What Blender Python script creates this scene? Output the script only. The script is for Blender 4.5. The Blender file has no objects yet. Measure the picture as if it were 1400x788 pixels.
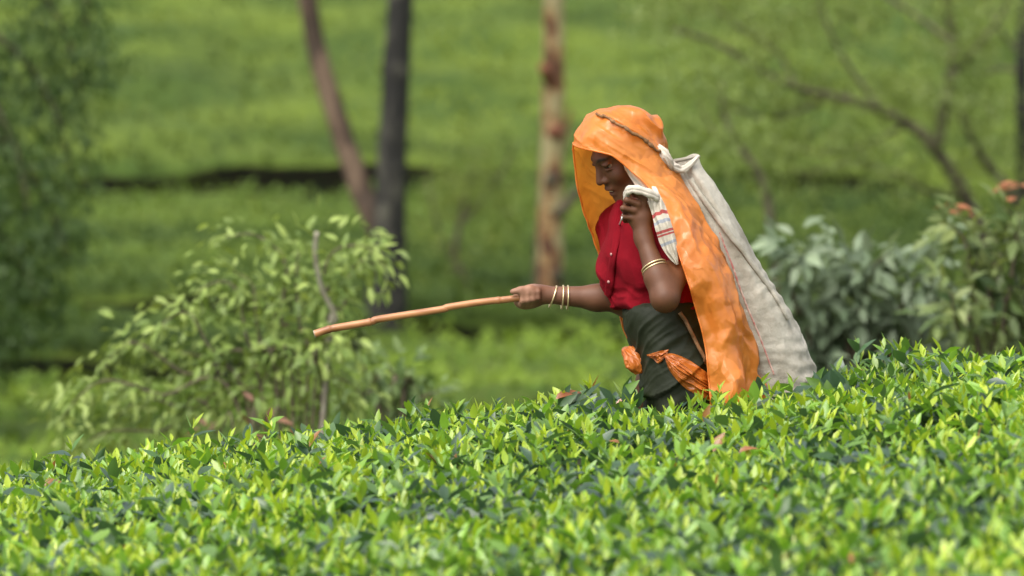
import bpy, math
import numpy as np
from mathutils import Vector, Matrix
from mathutils.bvhtree import BVHTree

# ------------------------------------------------------------------ camera, light
SC = bpy.context.scene
COL = SC.collection
FPX = 10000.0                       # focal length in photo pixels (1400 wide)
CZ = 2.13
PITCH = math.atan(577.0 / FPX)
YP = 20.3                           # distance of the walking person

cam_d = bpy.data.cameras.new('camera')
cam = bpy.data.objects.new('camera', cam_d)
COL.objects.link(cam)
cam.location = (0, 0, CZ)
cam.rotation_euler = (math.pi / 2 - PITCH, 0, 0)
cam_d.sensor_width = 36.0
cam_d.lens = 36.0 * FPX / 1400.0
cam_d.clip_start = 0.5
cam_d.clip_end = 1000
cam_d.dof.use_dof = True
cam_d.dof.focus_distance = 20.15
cam_d.dof.aperture_fstop = 4.1
SC.camera = cam

SUN_AZ, SUN_EL = math.radians(212), math.radians(58)     # azimuth from +Y towards +X
sdir = Vector((math.sin(SUN_AZ) * math.cos(SUN_EL), math.cos(SUN_AZ) * math.cos(SUN_EL), math.sin(SUN_EL)))
sun_d = bpy.data.lights.new('sun', 'SUN')
sun_d.energy = 1.25
sun_d.angle = math.radians(45)
sun_d.color = (1.0, 0.94, 0.82)
sun = bpy.data.objects.new('sun', sun_d)
COL.objects.link(sun)
sun.rotation_euler = (-sdir).to_track_quat('-Z', 'Y').to_euler()
sun.location = (-5, -5, 30)

W = bpy.data.worlds.new('World')
SC.world = W
W.use_nodes = True
wn, wl = W.node_tree.nodes, W.node_tree.links
sky = wn.new('ShaderNodeTexSky')
sky.sky_type = 'NISHITA'
sky.sun_disc = False
sky.sun_elevation = SUN_EL
sky.sun_rotation = SUN_AZ
sky.dust_density = 4.0
hs = wn.new('ShaderNodeHueSaturation')
hs.inputs['Saturation'].default_value = 0.30          # cloud veil: nearly neutral sky light
wl.new(sky.outputs[0], hs.inputs['Color'])
wl.new(hs.outputs[0], wn['Background'].inputs['Color'])
wn['Background'].inputs['Strength'].default_value = 0.15
SC.view_settings.view_transform = 'Standard'
SC.view_settings.look = 'None'
SC.view_settings.gamma = 1
SC.view_settings.use_curve_mapping = False
SC.view_settings.exposure = 1.08

# ------------------------------------------------------------------ helpers
RNG = np.random.default_rng(7)
cp, sp = math.cos(PITCH), math.sin(PITCH)


def at(px, py, Y):
    """the point on the pixel's ray at distance Y"""
    px = np.asarray(px, float); py = np.asarray(py, float); Y = np.asarray(Y, float)
    a = (px - 700) / FPX
    b = -(py - 394) / FPX
    dy = cp + b * sp
    s = Y / dy
    return np.stack(np.broadcast_arrays(a * s, Y, CZ + s * (b * cp - sp)), -1)


def P(px, py, d=0.0):
    return at(px, py, YP + np.asarray(d, float))


def hash3(i, j, k, seed=0):
    n = (i * 73856093) ^ (j * 19349663) ^ (k * 83492791) ^ (seed * 2654435761 & 0x7fffffff)
    n = (n ^ (n >> 13)) * 1274126177 & 0x7fffffff
    n = (n ^ (n >> 16)) * 668265263 & 0x7fffffff
    return ((n ^ (n >> 15)) & 0xffff) / 65535.0


def vnoise(p, seed=0):
    p = np.asarray(p, float)
    i = np.floor(p).astype(np.int64)
    f = p - i
    f = f * f * f * (f * (f * 6 - 15) + 10)
    r = 0
    for dx in (0, 1):
        wx = f[..., 0] if dx else 1 - f[..., 0]
        for dy in (0, 1):
            wy = f[..., 1] if dy else 1 - f[..., 1]
            for dz in (0, 1):
                wz = f[..., 2] if dz else 1 - f[..., 2]
                r = r + wx * wy * wz * hash3(i[..., 0] + dx, i[..., 1] + dy, i[..., 2] + dz, seed)
    return r * 2 - 1


def fbm(p, oct=3, seed=0):
    p = np.asarray(p, float)
    s, a = 0, 1.0
    for o in range(oct):
        s = s + a * vnoise(p * 2 ** o, seed + o)
        a *= 0.5
    return s / 1.75


def creases(p, n, f, seed, warp=0.02):
    """folded-foil relief: triangle waves in random directions, patchy"""
    r = np.random.default_rng(seed)
    w = p + warp * np.stack([vnoise(p * 7, seed), vnoise(p * 7, seed + 1), vnoise(p * 7, seed + 2)], -1)
    out = 0
    for k in range(n):
        d = r.normal(0, 1, 3); d /= np.linalg.norm(d)
        fr = f * r.uniform(0.6, 1.7)
        t = (w @ d) * fr + r.uniform(0, 9)
        tri = np.abs(t - np.floor(t) - 0.5) * 2
        m = np.clip(0.35 + 1.3 * vnoise(p * f * 0.45, seed + 20 + k), 0, 1)
        out = out + (tri - 0.5) * m / fr * f
    return out / n ** 0.5


def sstep(a, b, x):
    t = np.clip((np.asarray(x, float) - a) / (b - a), 0, 1)
    return t * t * (3 - 2 * t)


def catmull(pts, n):
    pts = np.asarray(pts, float)
    m = len(pts)
    t = np.linspace(0, m - 1, n)
    i = np.minimum(t.astype(int), m - 2)
    f = (t - i)[:, None]
    g = lambda k: pts[np.clip(k, 0, m - 1)]
    p0, p1, p2, p3 = g(i - 1), g(i), g(i + 1), g(i + 2)
    p0 = np.where((i == 0)[:, None], 2 * p1 - p2, p0)
    p3 = np.where((i == m - 2)[:, None], 2 * p2 - p1, p3)
    return 0.5 * (2 * p1 + (p2 - p0) * f + (2 * p0 - 5 * p1 + 4 * p2 - p3) * f ** 2 + (3 * p1 - p0 - 3 * p2 + p3) * f ** 3)


def norm(v):
    return v / np.maximum(np.linalg.norm(v, axis=-1, keepdims=True), 1e-9)


def mesh(name, V, F, cols=None, smooth=True, uv=None):
    """F: (n,3) or (n,4) int array, or a list of such arrays; cols per vertex; uv per vertex"""
    V = np.ascontiguousarray(V, np.float32)
    Fs = F if isinstance(F, list) else [F]
    loops = np.concatenate([np.asarray(f).ravel() for f in Fs]).astype(np.int32)
    cnt = np.concatenate([np.full(len(f), np.asarray(f).shape[1]) for f in Fs]).astype(np.int32)
    me = bpy.data.meshes.new(name)
    me.vertices.add(len(V)); me.vertices.foreach_set('co', V.ravel())
    me.loops.add(len(loops)); me.loops.foreach_set('vertex_index', loops)
    me.polygons.add(len(cnt))
    st = np.concatenate([[0], np.cumsum(cnt)[:-1]]).astype(np.int32)
    me.polygons.foreach_set('loop_start', st)
    me.polygons.foreach_set('use_smooth', np.full(len(cnt), bool(smooth)))
    if cols is not None:
        a = me.color_attributes.new('Col', 'FLOAT_COLOR', 'POINT')
        c = np.ones((len(V), 4), np.float32); c[:, :3] = cols
        a.data.foreach_set('color', c.ravel())
    if uv is not None:
        u = me.uv_layers.new(name='UV')
        u.data.foreach_set('uv', np.ascontiguousarray(np.asarray(uv, np.float32)[loops]).ravel())
    me.update(); me.validate()
    return me


def obj(name, me, mat, parent=None, label=None, cat=None, group=None, kind=None):
    o = bpy.data.objects.new(name, me)
    COL.objects.link(o)
    if mat is not None and me is not None and not me.materials:
        me.materials.append(mat)
    if parent is not None:
        o.parent = parent
        o.matrix_local = Matrix.Translation(-WORLD[parent.name])
    if label: o['label'] = label
    if cat: o['category'] = cat
    if group: o['group'] = group
    if kind: o['kind'] = kind
    WORLD[o.name] = Vector((0, 0, 0))
    return o


WORLD = {}


def thing(name, loc, label, cat, group=None):
    o = bpy.data.objects.new(name, None)
    COL.objects.link(o)
    o.location = loc
    o.empty_display_size = 0.1
    o['label'] = label; o['category'] = cat
    if group: o['group'] = group
    WORLD[o.name] = Vector(loc)
    return o


def grid_faces(nr, nc, wrap=False):
    i, j = np.meshgrid(np.arange(nr - 1), np.arange(nc if wrap else nc - 1), indexing='ij')
    j2 = (j + 1) % nc
    return np.stack([i * nc + j, i * nc + j2, (i + 1) * nc + j2, (i + 1) * nc + j], -1).reshape(-1, 4)


def tube_vf(path, rad, seg=10, flat=None, rough=0.0, seed=1, caps=True):
    """tube along a path; rad scalar or per point; flat = (axis, factor) squash"""
    path = np.asarray(path, float)
    n = len(path)
    rad = np.broadcast_to(np.asarray(rad, float), (n,))
    T = norm(np.gradient(path, axis=0))
    N = np.zeros_like(T)
    a = np.array([0, -1.0, 0]) if abs(T[0][1]) < 0.9 else np.array([1.0, 0, 0])
    cur = norm(a - T[0] * (a @ T[0]))
    for k in range(n):
        cur = cur - T[k] * (cur @ T[k]); cur = cur / max(np.linalg.norm(cur), 1e-9)
        N[k] = cur
    B = np.cross(T, N)
    th = np.linspace(0, 2 * np.pi, seg, endpoint=False)
    R = rad[:, None]
    V = path[:, None, :] + R[..., None] * (np.cos(th)[None, :, None] * N[:, None, :] + np.sin(th)[None, :, None] * B[:, None, :])
    if rough > 0:
        q = V / max(float(rad.max()), 1e-4) * 0.8
        V = V + (V - path[:, None, :]) * (fbm(q, 3, seed) * rough)[..., None]
    V = V.reshape(-1, 3)
    F = [grid_faces(n, seg, True)]
    if caps:
        V = np.vstack([V, path[0], path[-1]])
        s0 = np.arange(seg)
        c0, c1 = n * seg, n * seg + 1
        F.append(np.stack([np.full(seg, c0), (s0 + 1) % seg, s0], -1))
        e = (n - 1) * seg
        F.append(np.stack([np.full(seg, c1), e + s0, e + (s0 + 1) % seg], -1))
    return V, F


def tube(name, path, rad, mat, parent, seg=10, rough=0.0, seed=1, **kw):
    V, F = tube_vf(path, rad, seg, rough=rough, seed=seed)
    return obj(name, mesh(name, V, F), mat, parent, **kw)


def merge(parts):
    Vs, Fs, o = [], [], 0
    for V, F in parts:
        Vs.append(V)
        for f in (F if isinstance(F, list) else [F]):
            Fs.append(np.asarray(f) + o)
        o += len(V)
    return np.vstack(Vs), Fs


# ------------------------------------------------------------------ materials
def mat(name, base=(0.5, 0.5, 0.5), rough=0.6, attr=False, trans=0.0, trans_tint=None, spec=0.5, var=None, bump=None, build=None):
    """var = (scale, colour2, contrast) noise mix; bump = (scale, strength, distance)"""
    m = bpy.data.materials.new(name)
    m.use_nodes = True
    nt = m.node_tree
    N, L = nt.nodes, nt.links
    b = N['Principled BSDF']
    out = N['Material Output']
    b.inputs['Roughness'].default_value = rough
    b.inputs['Specular IOR Level'].default_value = spec
    if attr:
        c = N.new('ShaderNodeVertexColor'); c.layer_name = 'Col'
        col = c.outputs['Color']
    else:
        c = N.new('ShaderNodeRGB'); c.outputs[0].default_value = (*base, 1)
        col = c.outputs[0]
    tc = N.new('ShaderNodeTexCoord')
    if var:
        nz = N.new('ShaderNodeTexNoise'); nz.inputs['Scale'].default_value = var[0]; nz.inputs['Detail'].default_value = 5
        L.new(tc.outputs['Object'], nz.inputs['Vector'])
        rp = N.new('ShaderNodeValToRGB')
        rp.color_ramp.elements[0].position = 0.5 - var[2]; rp.color_ramp.elements[1].position = 0.5 + var[2]
        L.new(nz.outputs['Fac'], rp.inputs['Fac'])
        mx = N.new('ShaderNodeMix'); mx.data_type = 'RGBA'
        L.new(rp.outputs['Color'], mx.inputs['Factor'])
        L.new(col, mx.inputs['A'])
        if isinstance(var[1], (int, float)):
            sc_ = N.new('ShaderNodeHueSaturation'); sc_.inputs['Value'].default_value = var[1]
            L.new(col, sc_.inputs['Color']); L.new(sc_.outputs[0], mx.inputs['B'])
        else:
            mx.inputs['B'].default_value = (*var[1], 1)
        col = mx.outputs['Result']
    L.new(col, b.inputs['Base Color'])
    if bump:
        nz = N.new('ShaderNodeTexNoise'); nz.inputs['Scale'].default_value = bump[0]; nz.inputs['Detail'].default_value = 4
        L.new(tc.outputs['Object'], nz.inputs['Vector'])
        bp = N.new('ShaderNodeBump'); bp.inputs['Strength'].default_value = bump[1]; bp.inputs['Distance'].default_value = bump[2]
        L.new(nz.outputs['Fac'], bp.inputs['Height'])
        L.new(bp.outputs[0], b.inputs['Normal'])
    if trans > 0:
        t = N.new('ShaderNodeBsdfTranslucent')
        if trans_tint is not None:
            mu = N.new('ShaderNodeMix'); mu.data_type = 'RGBA'; mu.blend_type = 'MULTIPLY'
            mu.inputs['Factor'].default_value = 1
            L.new(col, mu.inputs['A']); mu.inputs['B'].default_value = (*trans_tint, 1)
            L.new(mu.outputs['Result'], t.inputs['Color'])
        else:
            L.new(col, t.inputs['Color'])
        ms = N.new('ShaderNodeMixShader'); ms.inputs[0].default_value = trans
        L.new(b.outputs[0], ms.inputs[1]); L.new(t.outputs[0], ms.inputs[2])
        L.new(ms.outputs[0], out.inputs['Surface'])
    if build:
        build(m, N, L, b, tc)
    return m


M = {}
M['leaf'] = mat('tea_leaf', attr=True, rough=0.40, trans=0.32, trans_tint=(1.25, 1.40, 0.6), spec=0.8)
M['far_leaf'] = mat('far_tea_leaf', attr=True, rough=0.6, trans=0.3, trans_tint=(1.4, 1.3, 0.6), spec=0.2)
M['dull_leaf'] = mat('dull_leaf', attr=True, rough=0.5, trans=0.28, trans_tint=(1.3, 1.3, 0.7), spec=0.35)
M['under'] = mat('twigs_in_shade', (0.028, 0.038, 0.015), 0.9, var=(9, (0.035, 0.026, 0.014), 0.15), bump=(30, 0.6, 0.02))  # woody twig brown, deepened in colour for the shade beneath the canopy
M['canopy'] = mat('tea_canopy', (0.098, 0.138, 0.020), 0.9, spec=0.12, var=(0.9, (0.040, 0.070, 0.012), 0.14), bump=(14, 0.4, 0.05))
M['soil'] = mat('soil', (0.075, 0.052, 0.030), 0.95, var=(2, (0.045, 0.05, 0.018), 0.12), bump=(12, 0.6, 0.03))
M['twig'] = mat('twig', (0.13, 0.10, 0.06), 0.8, var=(20, (0.06, 0.05, 0.03), 0.2))
M['pale_stem'] = mat('pale_stem', (0.42, 0.40, 0.31), 0.8, var=(14, (0.24, 0.21, 0.15), 0.2))
M['skin'] = mat('skin', attr=True, rough=0.55, spec=0.35, var=(34, 0.78, 0.22), bump=(420, 0.12, 0.001))
M['hair'] = mat('hair', (0.008, 0.007, 0.006), 0.45)
M['eye_white'] = mat('eye_white', attr=True, rough=0.2)
M['teeth'] = mat('teeth', (0.72, 0.68, 0.58), 0.3)
M['gold'] = mat('gold', (0.82, 0.66, 0.38), 0.38)
M['gold'].node_tree.nodes['Principled BSDF'].inputs['Metallic'].default_value = 0.85
M['button'] = mat('button', (0.42, 0.22, 0.20), 0.3)

# ------------------------------------------------------------------ terrain
def cross(x):
    x = np.clip(x, -5, 5)
    return 0.085 * (x - 0.4) + 0.03 * np.clip(x - 0.4, 0, 3)


TOPH = 0.67


def ctop(y):          # canopy height of the far slope
    y = np.asarray(y, float)
    return np.where(y < 57.0, -0.86 + 0.045 * (y - 46.5),
                    np.where(y < 75, -0.22 + 0.136 * (y - 57.0), 2.228 + 0.21 * (y - 75)))


def ground(x, y):
    x = np.asarray(x, float); y = np.asarray(y, float)
    a = cross(x) + 0.05 * np.maximum(12 - y, 0)
    low = -1.88 + 0.0 * x
    hill = ctop(np.minimum(y, 160)) - 0.88
    g = a + (low - a) * sstep(21.6, 29, y)
    g = np.where(y > 45, np.maximum(g, low + (hill - low) * sstep(45, 48, y)), g)
    return g + 0.02 * fbm(np.stack([x * 0.9, y * 0.9, 0 * x], -1), 2, 5)


gx = np.concatenate([np.linspace(-260, -16, 25), np.linspace(-15, 15, 81), np.linspace(16, 260, 25)])
gy = np.concatenate([np.linspace(-140, -4, 18), np.linspace(-3, 90, 230), np.linspace(92, 420, 60)])
GX, GY = np.meshgrid(gx, gy)
GV = np.stack([GX, GY, ground(GX, GY)], -1).reshape(-1, 3)
obj('ground', mesh('ground', GV, grid_faces(len(gy), len(gx))), M['soil'], kind='structure')

# ------------------------------------------------------------------ leaves
LT_S = np.array([0.0, 0.20, 0.48, 0.80, 1.0])
LT_W = np.array([0.06, 0.68, 1.0, 0.50, 0.0])


def leaf_template(low=False):
    S, Wd = (LT_S, LT_W) if low is False else ((np.array([0, 0.28, 0.64, 1.0]), np.array([0.08, 0.86, 0.86, 0.0])) if low == 'mid' else (np.array([0, 0.45, 1.0]), np.array([0.08, 1.0, 0.0])))
    T, F = [], []
    for k, (s, w) in enumerate(zip(S, Wd)):
        if k == len(S) - 1:
            T.append((s, 0, 0))
        else:
            T += [(s, -w, 1), (s, 0, 0), (s, w, 1)]
    n = len(S)
    for k in range(n - 2):
        a = 3 * k
        F += [(a, a + 1, a + 4), (a, a + 4, a + 3), (a + 1, a + 2, a + 5), (a + 1, a + 5, a + 4)]
    a = 3 * (n - 2); tip = 3 * (n - 1)
    F += [(a, a + 1, tip), (a + 1, a + 2, tip)]
    return np.array(T, float), np.array(F)


def leaves_vf(pos, axis, nrm, L, Wd, fold=0.25, curl=0.25, low=False):
    T, F = leaf_template(low)
    n, m = len(pos), len(T)
    axis = norm(axis)
    side = norm(np.cross(axis, nrm))
    nn = np.cross(side, axis)
    L = np.broadcast_to(np.asarray(L, float), (n,)); Wd = np.broadcast_to(np.asarray(Wd, float), (n,))
    fold = np.broadcast_to(np.asarray(fold, float), (n,)); curl = np.broadcast_to(np.asarray(curl, float), (n,))
    s, w, e = T[:, 0], T[:, 1], T[:, 2]
    V = (pos[:, None, :]
         + axis[:, None, :] * (s[None, :] * L[:, None])[..., None]
         + side[:, None, :] * (w[None, :] * 0.5 * Wd[:, None])[..., None]
         + nn[:, None, :] * (np.abs(w)[None, :] * fold[:, None] * 0.5 * Wd[:, None] - (s ** 2)[None, :] * curl[:, None] * L[:, None])[..., None])
    FF = (F[None] + (np.arange(n) * m)[:, None, None]).reshape(-1, 3)
    return V.reshape(-1, 3), FF, m


def foliage(name, parent, pos, axis, nrm, L, Wd, cols, matl, fold=0.25, curl=0.25, low=False, kind='stuff', **kw):
    V, F, m = leaves_vf(pos, axis, nrm, L, Wd, fold, curl, low)
    return obj(name, mesh(name, V, F, np.repeat(cols, m, 0)), matl, parent, kind=kind, **kw)


_leafmesh = {}


def leaf_objects(parent, name, pos, axis, nrm, L, Wd, cols, matl, fold=0.25, curl=0.25, quant=9):
    """separate leaf parts sharing mesh data between leaves of one tint"""
    n = len(pos)
    axis = norm(axis); side = norm(np.cross(axis, nrm)); nn = np.cross(side, axis)
    L = np.broadcast_to(L, (n,)); Wd = np.broadcast_to(Wd, (n,))
    # a few tints picked from the colours themselves
    pick = cols[np.argsort(cols.sum(1))[np.linspace(0, n - 1, quant).astype(int)]]
    tint = np.argmin(((cols[:, None] - pick[None]) ** 2).sum(-1), 1)
    pl = WORLD[parent.name]
    for q in range(quant):
        V, F, m = leaves_vf(np.zeros((1, 3)), np.array([[1.0, 0, 0]]), np.array([[0, 0, 1.0]]), 1.0, 1.0, fold, curl)
        me = mesh(name, V, F, np.repeat(pick[q:q + 1], m, 0))
        me.materials.append(matl)
        for i in np.where(tint == q)[0]:
            o = bpy.data.objects.new(name, me)
            COL.objects.link(o)
            o.parent = parent
            x, y, z = axis[i] * L[i], -side[i] * Wd[i], nn[i] * (0.5 * L[i] + 0.5 * Wd[i])
            p = pos[i] - np.array(pl)
            o.matrix_local = Matrix(((x[0], y[0], z[0], p[0]), (x[1], y[1], z[1], p[1]), (x[2], y[2], z[2], p[2]), (0, 0, 0, 1)))


def rand_dirs(n, zmin=-1, zmax=1):
    z = RNG.uniform(zmin, zmax, n); a = RNG.uniform(0, 2 * np.pi, n)
    r = np.sqrt(np.maximum(1 - z * z, 0))
    return np.stack([r * np.cos(a), r * np.sin(a), z], -1)


# ------------------------------------------------------------------ foreground tea hedge
CREST = np.array([(-700, 690), (-200, 652), (0, 632), (150, 613), (300, 594), (450, 574), (600, 548), (750, 526), (860, 513), (1000, 506), (1090, 506), (1140, 501), (1200, 494), (1300, 486), (1400, 482), (1800, 462), (2400, 440)], float)
CP = at(CREST[:, 0], CREST[:, 1] + 16, 20.6)


def tea_top(x, y):
    x = np.asarray(x, float); y = np.asarray(y, float)
    p = np.stack([x, y, 0 * x], -1)
    lin = 0.67 + 0.085 * (x - 0.4) + 0.03 * np.clip(x - 0.4, 0, 3)
    k = sstep(18.6, 20.2, y)
    return lin - 0.02 + (np.interp(x, CP[:, 0], CP[:, 2]) - lin + 0.02) * k + (0.05 - 0.025 * k) * fbm(p * 1.1, 2, 21) + 0.022 * fbm(p * 4.2, 2, 22)


PX0 = P(930, 545)[0]              # where she stands


def edge_y(x):
    return 20.75 + 0.10 * fbm(np.stack([x * 1.5, 0 * x, 0 * x], -1), 2, 31) + 0.3 * sstep(0.8, 1.1, x)


def gap(x, y):                    # 1 inside the picking gap she stands in
    return sstep(1.15, 0.85, np.sqrt(((x - PX0 - 0.05) / 0.36) ** 2 + ((y - YP - 0.1) / 0.30) ** 2))


hedge = thing('tea_hedge', (0.3, 17.0, float(ground(0.3, 17.0))),
              'bright green plucked tea hedge filling the foreground, waist high around the walking person', 'tea hedge')

ys = np.linspace(12.2, 21.6, 190); xs = np.linspace(-3.2, 3.4, 150)
HX, HY = np.meshgrid(xs, ys)
hz = tea_top(HX, HY) - 0.085
hz = hz - 0.62 * sstep(-0.08, 0.16, HY - edge_y(HX)) - 0.5 * gap(HX, HY)
HV = np.stack([HX, HY, np.maximum(hz, ground(HX, HY) + 0.03)], -1).reshape(-1, 3)
obj('twig_mass', mesh('twig_mass', HV, grid_faces(len(ys), len(xs))), M['under'], hedge)


def tea_shoots(n, xlo, xhi, ylo, yhi, dens_fn):
    x = RNG.uniform(xlo, xhi, n); y = RNG.uniform(ylo, yhi, n)
    thin = 1 - 0.65 * sstep(0.28, 0.5, vnoise(np.stack([x * 6, y * 4, 0 * x], -1), 43))       # small open holes in the plucking table
    keep = (RNG.uniform(0, 1, n) < dens_fn(x, y) * thin) & (y < edge_y(x) + 0.02) & (gap(x, y) < 0.3)
    return x[keep], y[keep]


def dens(x, y):
    half = 0.07 * y
    return np.where(np.abs(x) < half + 0.12, 1.0, np.where(np.abs(x) < half + 0.6, 0.45, 0.15)) * np.where(y < 14.2, 0.6, 1.0)


sx, sy = tea_shoots(34000, -3.2, 3.4, 12.2, 21.5, dens)
# every shoot: bud, two young leaves, three older leaves below
NS = len(sx)
sz = tea_top(sx, sy)
vig = 0.5 + 0.75 * fbm(np.stack([sx * 3.0, sy * 2.0, 0 * sx], -1), 2, 41)      # patches of fresh flush
vig = np.clip(vig * 1.25 - 0.12, 0, 1)
tall = RNG.random(NS)
sz = sz + np.where(tall > 0.955, RNG.uniform(0.02, 0.06, NS), RNG.uniform(-0.045, 0.012, NS))
lean = RNG.normal(0, 0.22, (NS, 2))
up = norm(np.stack([lean[:, 0], lean[:, 1], np.ones(NS)], -1))
base_a = RNG.uniform(0, 2 * np.pi, NS)
YOUNG = np.array([0.40, 0.50, 0.030]); FRESH = np.array([0.182, 0.335, 0.032]); MID = np.array([0.070, 0.150, 0.034]); OLD_SHEEN = np.array([0.046, 0.090, 0.062])  # oldest tone: mature leaf blue-green with grey-blue sky sheen mixed in
allp, alla, alln, allL, allW, allc, allf, allu = [], [], [], [], [], [], [], []


def add_leaves(p, a, n_, L, Wd, c, f, u):
    allp.append(p); alla.append(a); alln.append(n_); allL.append(L); allW.append(Wd); allc.append(c); allf.append(f); allu.append(u)


for k, (down, tilt, Lm, ratio, dropp) in enumerate([(0.0, 0.20, 0.034, 0.26, 0.30), (0.008, 0.48, 0.048, 0.36, 0.15), (0.016, 0.70, 0.055, 0.42, 0.06),
                                                  (0.026, 0.92, 0.062, 0.46, 0.0), (0.036, 1.02, 0.070, 0.47, 0.05), (0.060, 1.35, 0.070, 0.47, 0.45)]):
    m_ = RNG.random(NS) > dropp
    i = np.where(m_)[0]
    n = len(i)
    ang = base_a[i] + k * 2.4 + RNG.normal(0, 0.35, n)
    tl = np.clip(tilt + RNG.normal(0, 0.22, n), 0.05, 1.75)
    o1 = np.stack([np.cos(ang), np.sin(ang), np.zeros(n)], -1)
    ax = norm(up[i] * np.cos(tl)[:, None] + o1 * np.sin(tl)[:, None])
    nr = norm(up[i] * np.sin(tl)[:, None] - o1 * np.cos(tl)[:, None]) + RNG.normal(0, 0.28, (n, 3))
    pos = np.stack([sx[i], sy[i], sz[i]], -1) - up[i] * (down + 0.01)
    L = Lm * RNG.uniform(0.7, 1.22, n)
    v = vig[i][:, None]; r = RNG.random((n, 1))
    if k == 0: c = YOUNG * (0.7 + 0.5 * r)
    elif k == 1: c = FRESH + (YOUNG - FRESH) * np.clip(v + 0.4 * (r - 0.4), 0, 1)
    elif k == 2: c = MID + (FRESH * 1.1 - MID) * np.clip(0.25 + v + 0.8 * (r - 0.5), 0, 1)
    elif k == 3: c = OLD_SHEEN + (FRESH - OLD_SHEEN) * np.clip(v * 0.8 + 0.9 * (r - 0.55), 0, 1)
    else: c = OLD_SHEEN + (MID - OLD_SHEEN) * np.clip(v * 0.5 + 1.0 * (r - 0.45), 0, 1)
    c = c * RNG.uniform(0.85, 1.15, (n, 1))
    brown = RNG.random(n) < 0.004
    c = np.where(brown[:, None], np.array([0.30, 0.13, 0.04]), c)
    add_leaves(pos, ax, nr, L, L * ratio * RNG.uniform(0.85, 1.2, n), c, RNG.uniform(0.1, 0.55, n), RNG.uniform(-0.05, 0.32, n))

# the two flanks of the gap and the far side of the hedge
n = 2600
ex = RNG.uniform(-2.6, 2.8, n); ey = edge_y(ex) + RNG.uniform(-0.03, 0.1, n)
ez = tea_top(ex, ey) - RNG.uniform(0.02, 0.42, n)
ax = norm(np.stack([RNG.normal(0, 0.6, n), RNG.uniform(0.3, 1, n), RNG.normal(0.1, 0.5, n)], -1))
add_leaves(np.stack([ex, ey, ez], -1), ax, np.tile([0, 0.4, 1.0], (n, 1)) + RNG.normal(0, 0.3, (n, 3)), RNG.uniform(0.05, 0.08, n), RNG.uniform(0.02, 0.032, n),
           OLD_SHEEN + (MID - OLD_SHEEN) * RNG.random((n, 1)), RNG.uniform(0.1, 0.4, n), RNG.uniform(0, 0.3, n))
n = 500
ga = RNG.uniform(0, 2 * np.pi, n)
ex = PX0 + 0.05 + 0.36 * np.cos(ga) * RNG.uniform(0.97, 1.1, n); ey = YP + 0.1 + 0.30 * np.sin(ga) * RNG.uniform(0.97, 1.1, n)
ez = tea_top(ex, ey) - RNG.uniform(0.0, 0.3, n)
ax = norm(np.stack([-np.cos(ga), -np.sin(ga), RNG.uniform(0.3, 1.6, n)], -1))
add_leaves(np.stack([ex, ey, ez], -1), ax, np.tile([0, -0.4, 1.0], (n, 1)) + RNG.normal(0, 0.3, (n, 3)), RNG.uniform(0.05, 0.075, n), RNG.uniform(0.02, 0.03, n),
           OLD_SHEEN + (MID - OLD_SHEEN) * RNG.random((n, 1)), RNG.uniform(0.1, 0.4, n), RNG.uniform(0, 0.3, n))
# big upright leaves right beside her (left of the skirt, and right of the sack)
for (px, py, d, cnt, lo, hi) in [(862, 545, -0.14, 16, 0.055, 0.085), (1128, 520, -0.10, 14, 0.055, 0.08), (1150, 505, 0.0, 14, 0.05, 0.075)]:
    c0 = P(px, py + 14, d)
    c0[2] = tea_top(c0[0], c0[1]) - 0.01
    n = cnt
    pos = c0 + RNG.normal(0, 1, (n, 3)) * np.array([0.022, 0.04, 0.014])
    ax = norm(np.stack([RNG.normal(-0.1, 0.45, n), RNG.normal(-0.2, 0.3, n), RNG.uniform(0.5, 1.2, n)], -1))
    add_leaves(pos, ax, np.tile([0.1, -1.0, 0.5], (n, 1)) + RNG.normal(0, 0.4, (n, 3)), RNG.uniform(lo, hi, n), RNG.uniform(0.026, 0.038, n),
               OLD_SHEEN * 1.1 + (FRESH - OLD_SHEEN) * RNG.random((n, 1)) ** 2, RNG.uniform(0.1, 0.4, n), RNG.uniform(0, 0.3, n))

AP, AA, AN, AL, AW, AC, AF, AU = [np.concatenate(q) for q in (allp, alla, alln, allL, allW, allc, allf, allu)]
# leaves that show largest and sharpest become parts of their own
apx = 700 + FPX * AP[:, 0] / AP[:, 1]
vis = (apx > -10) & (apx < 1410) & (AP[:, 1] > 15.2) & (AP[:, 1] < 21.2) & (AP[:, 2] > tea_top(AP[:, 0], AP[:, 1]) - 0.035)
face = np.abs(norm(AN)[:, 1]) * 0.6 + 0.5
score = np.where(vis, AL * AW * face, 0)
best = np.argsort(-score)[:298]
rest = np.ones(len(AP), bool); rest[best] = False
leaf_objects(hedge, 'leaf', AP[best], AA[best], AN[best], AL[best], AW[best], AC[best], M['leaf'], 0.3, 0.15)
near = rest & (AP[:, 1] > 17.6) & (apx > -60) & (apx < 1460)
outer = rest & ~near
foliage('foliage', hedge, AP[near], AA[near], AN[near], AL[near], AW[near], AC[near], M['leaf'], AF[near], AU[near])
foliage('foliage', hedge, AP[outer], AA[outer], AN[outer], AL[outer], AW[outer], AC[outer], M['leaf'], AF[outer], AU[outer], 'mid')
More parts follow.
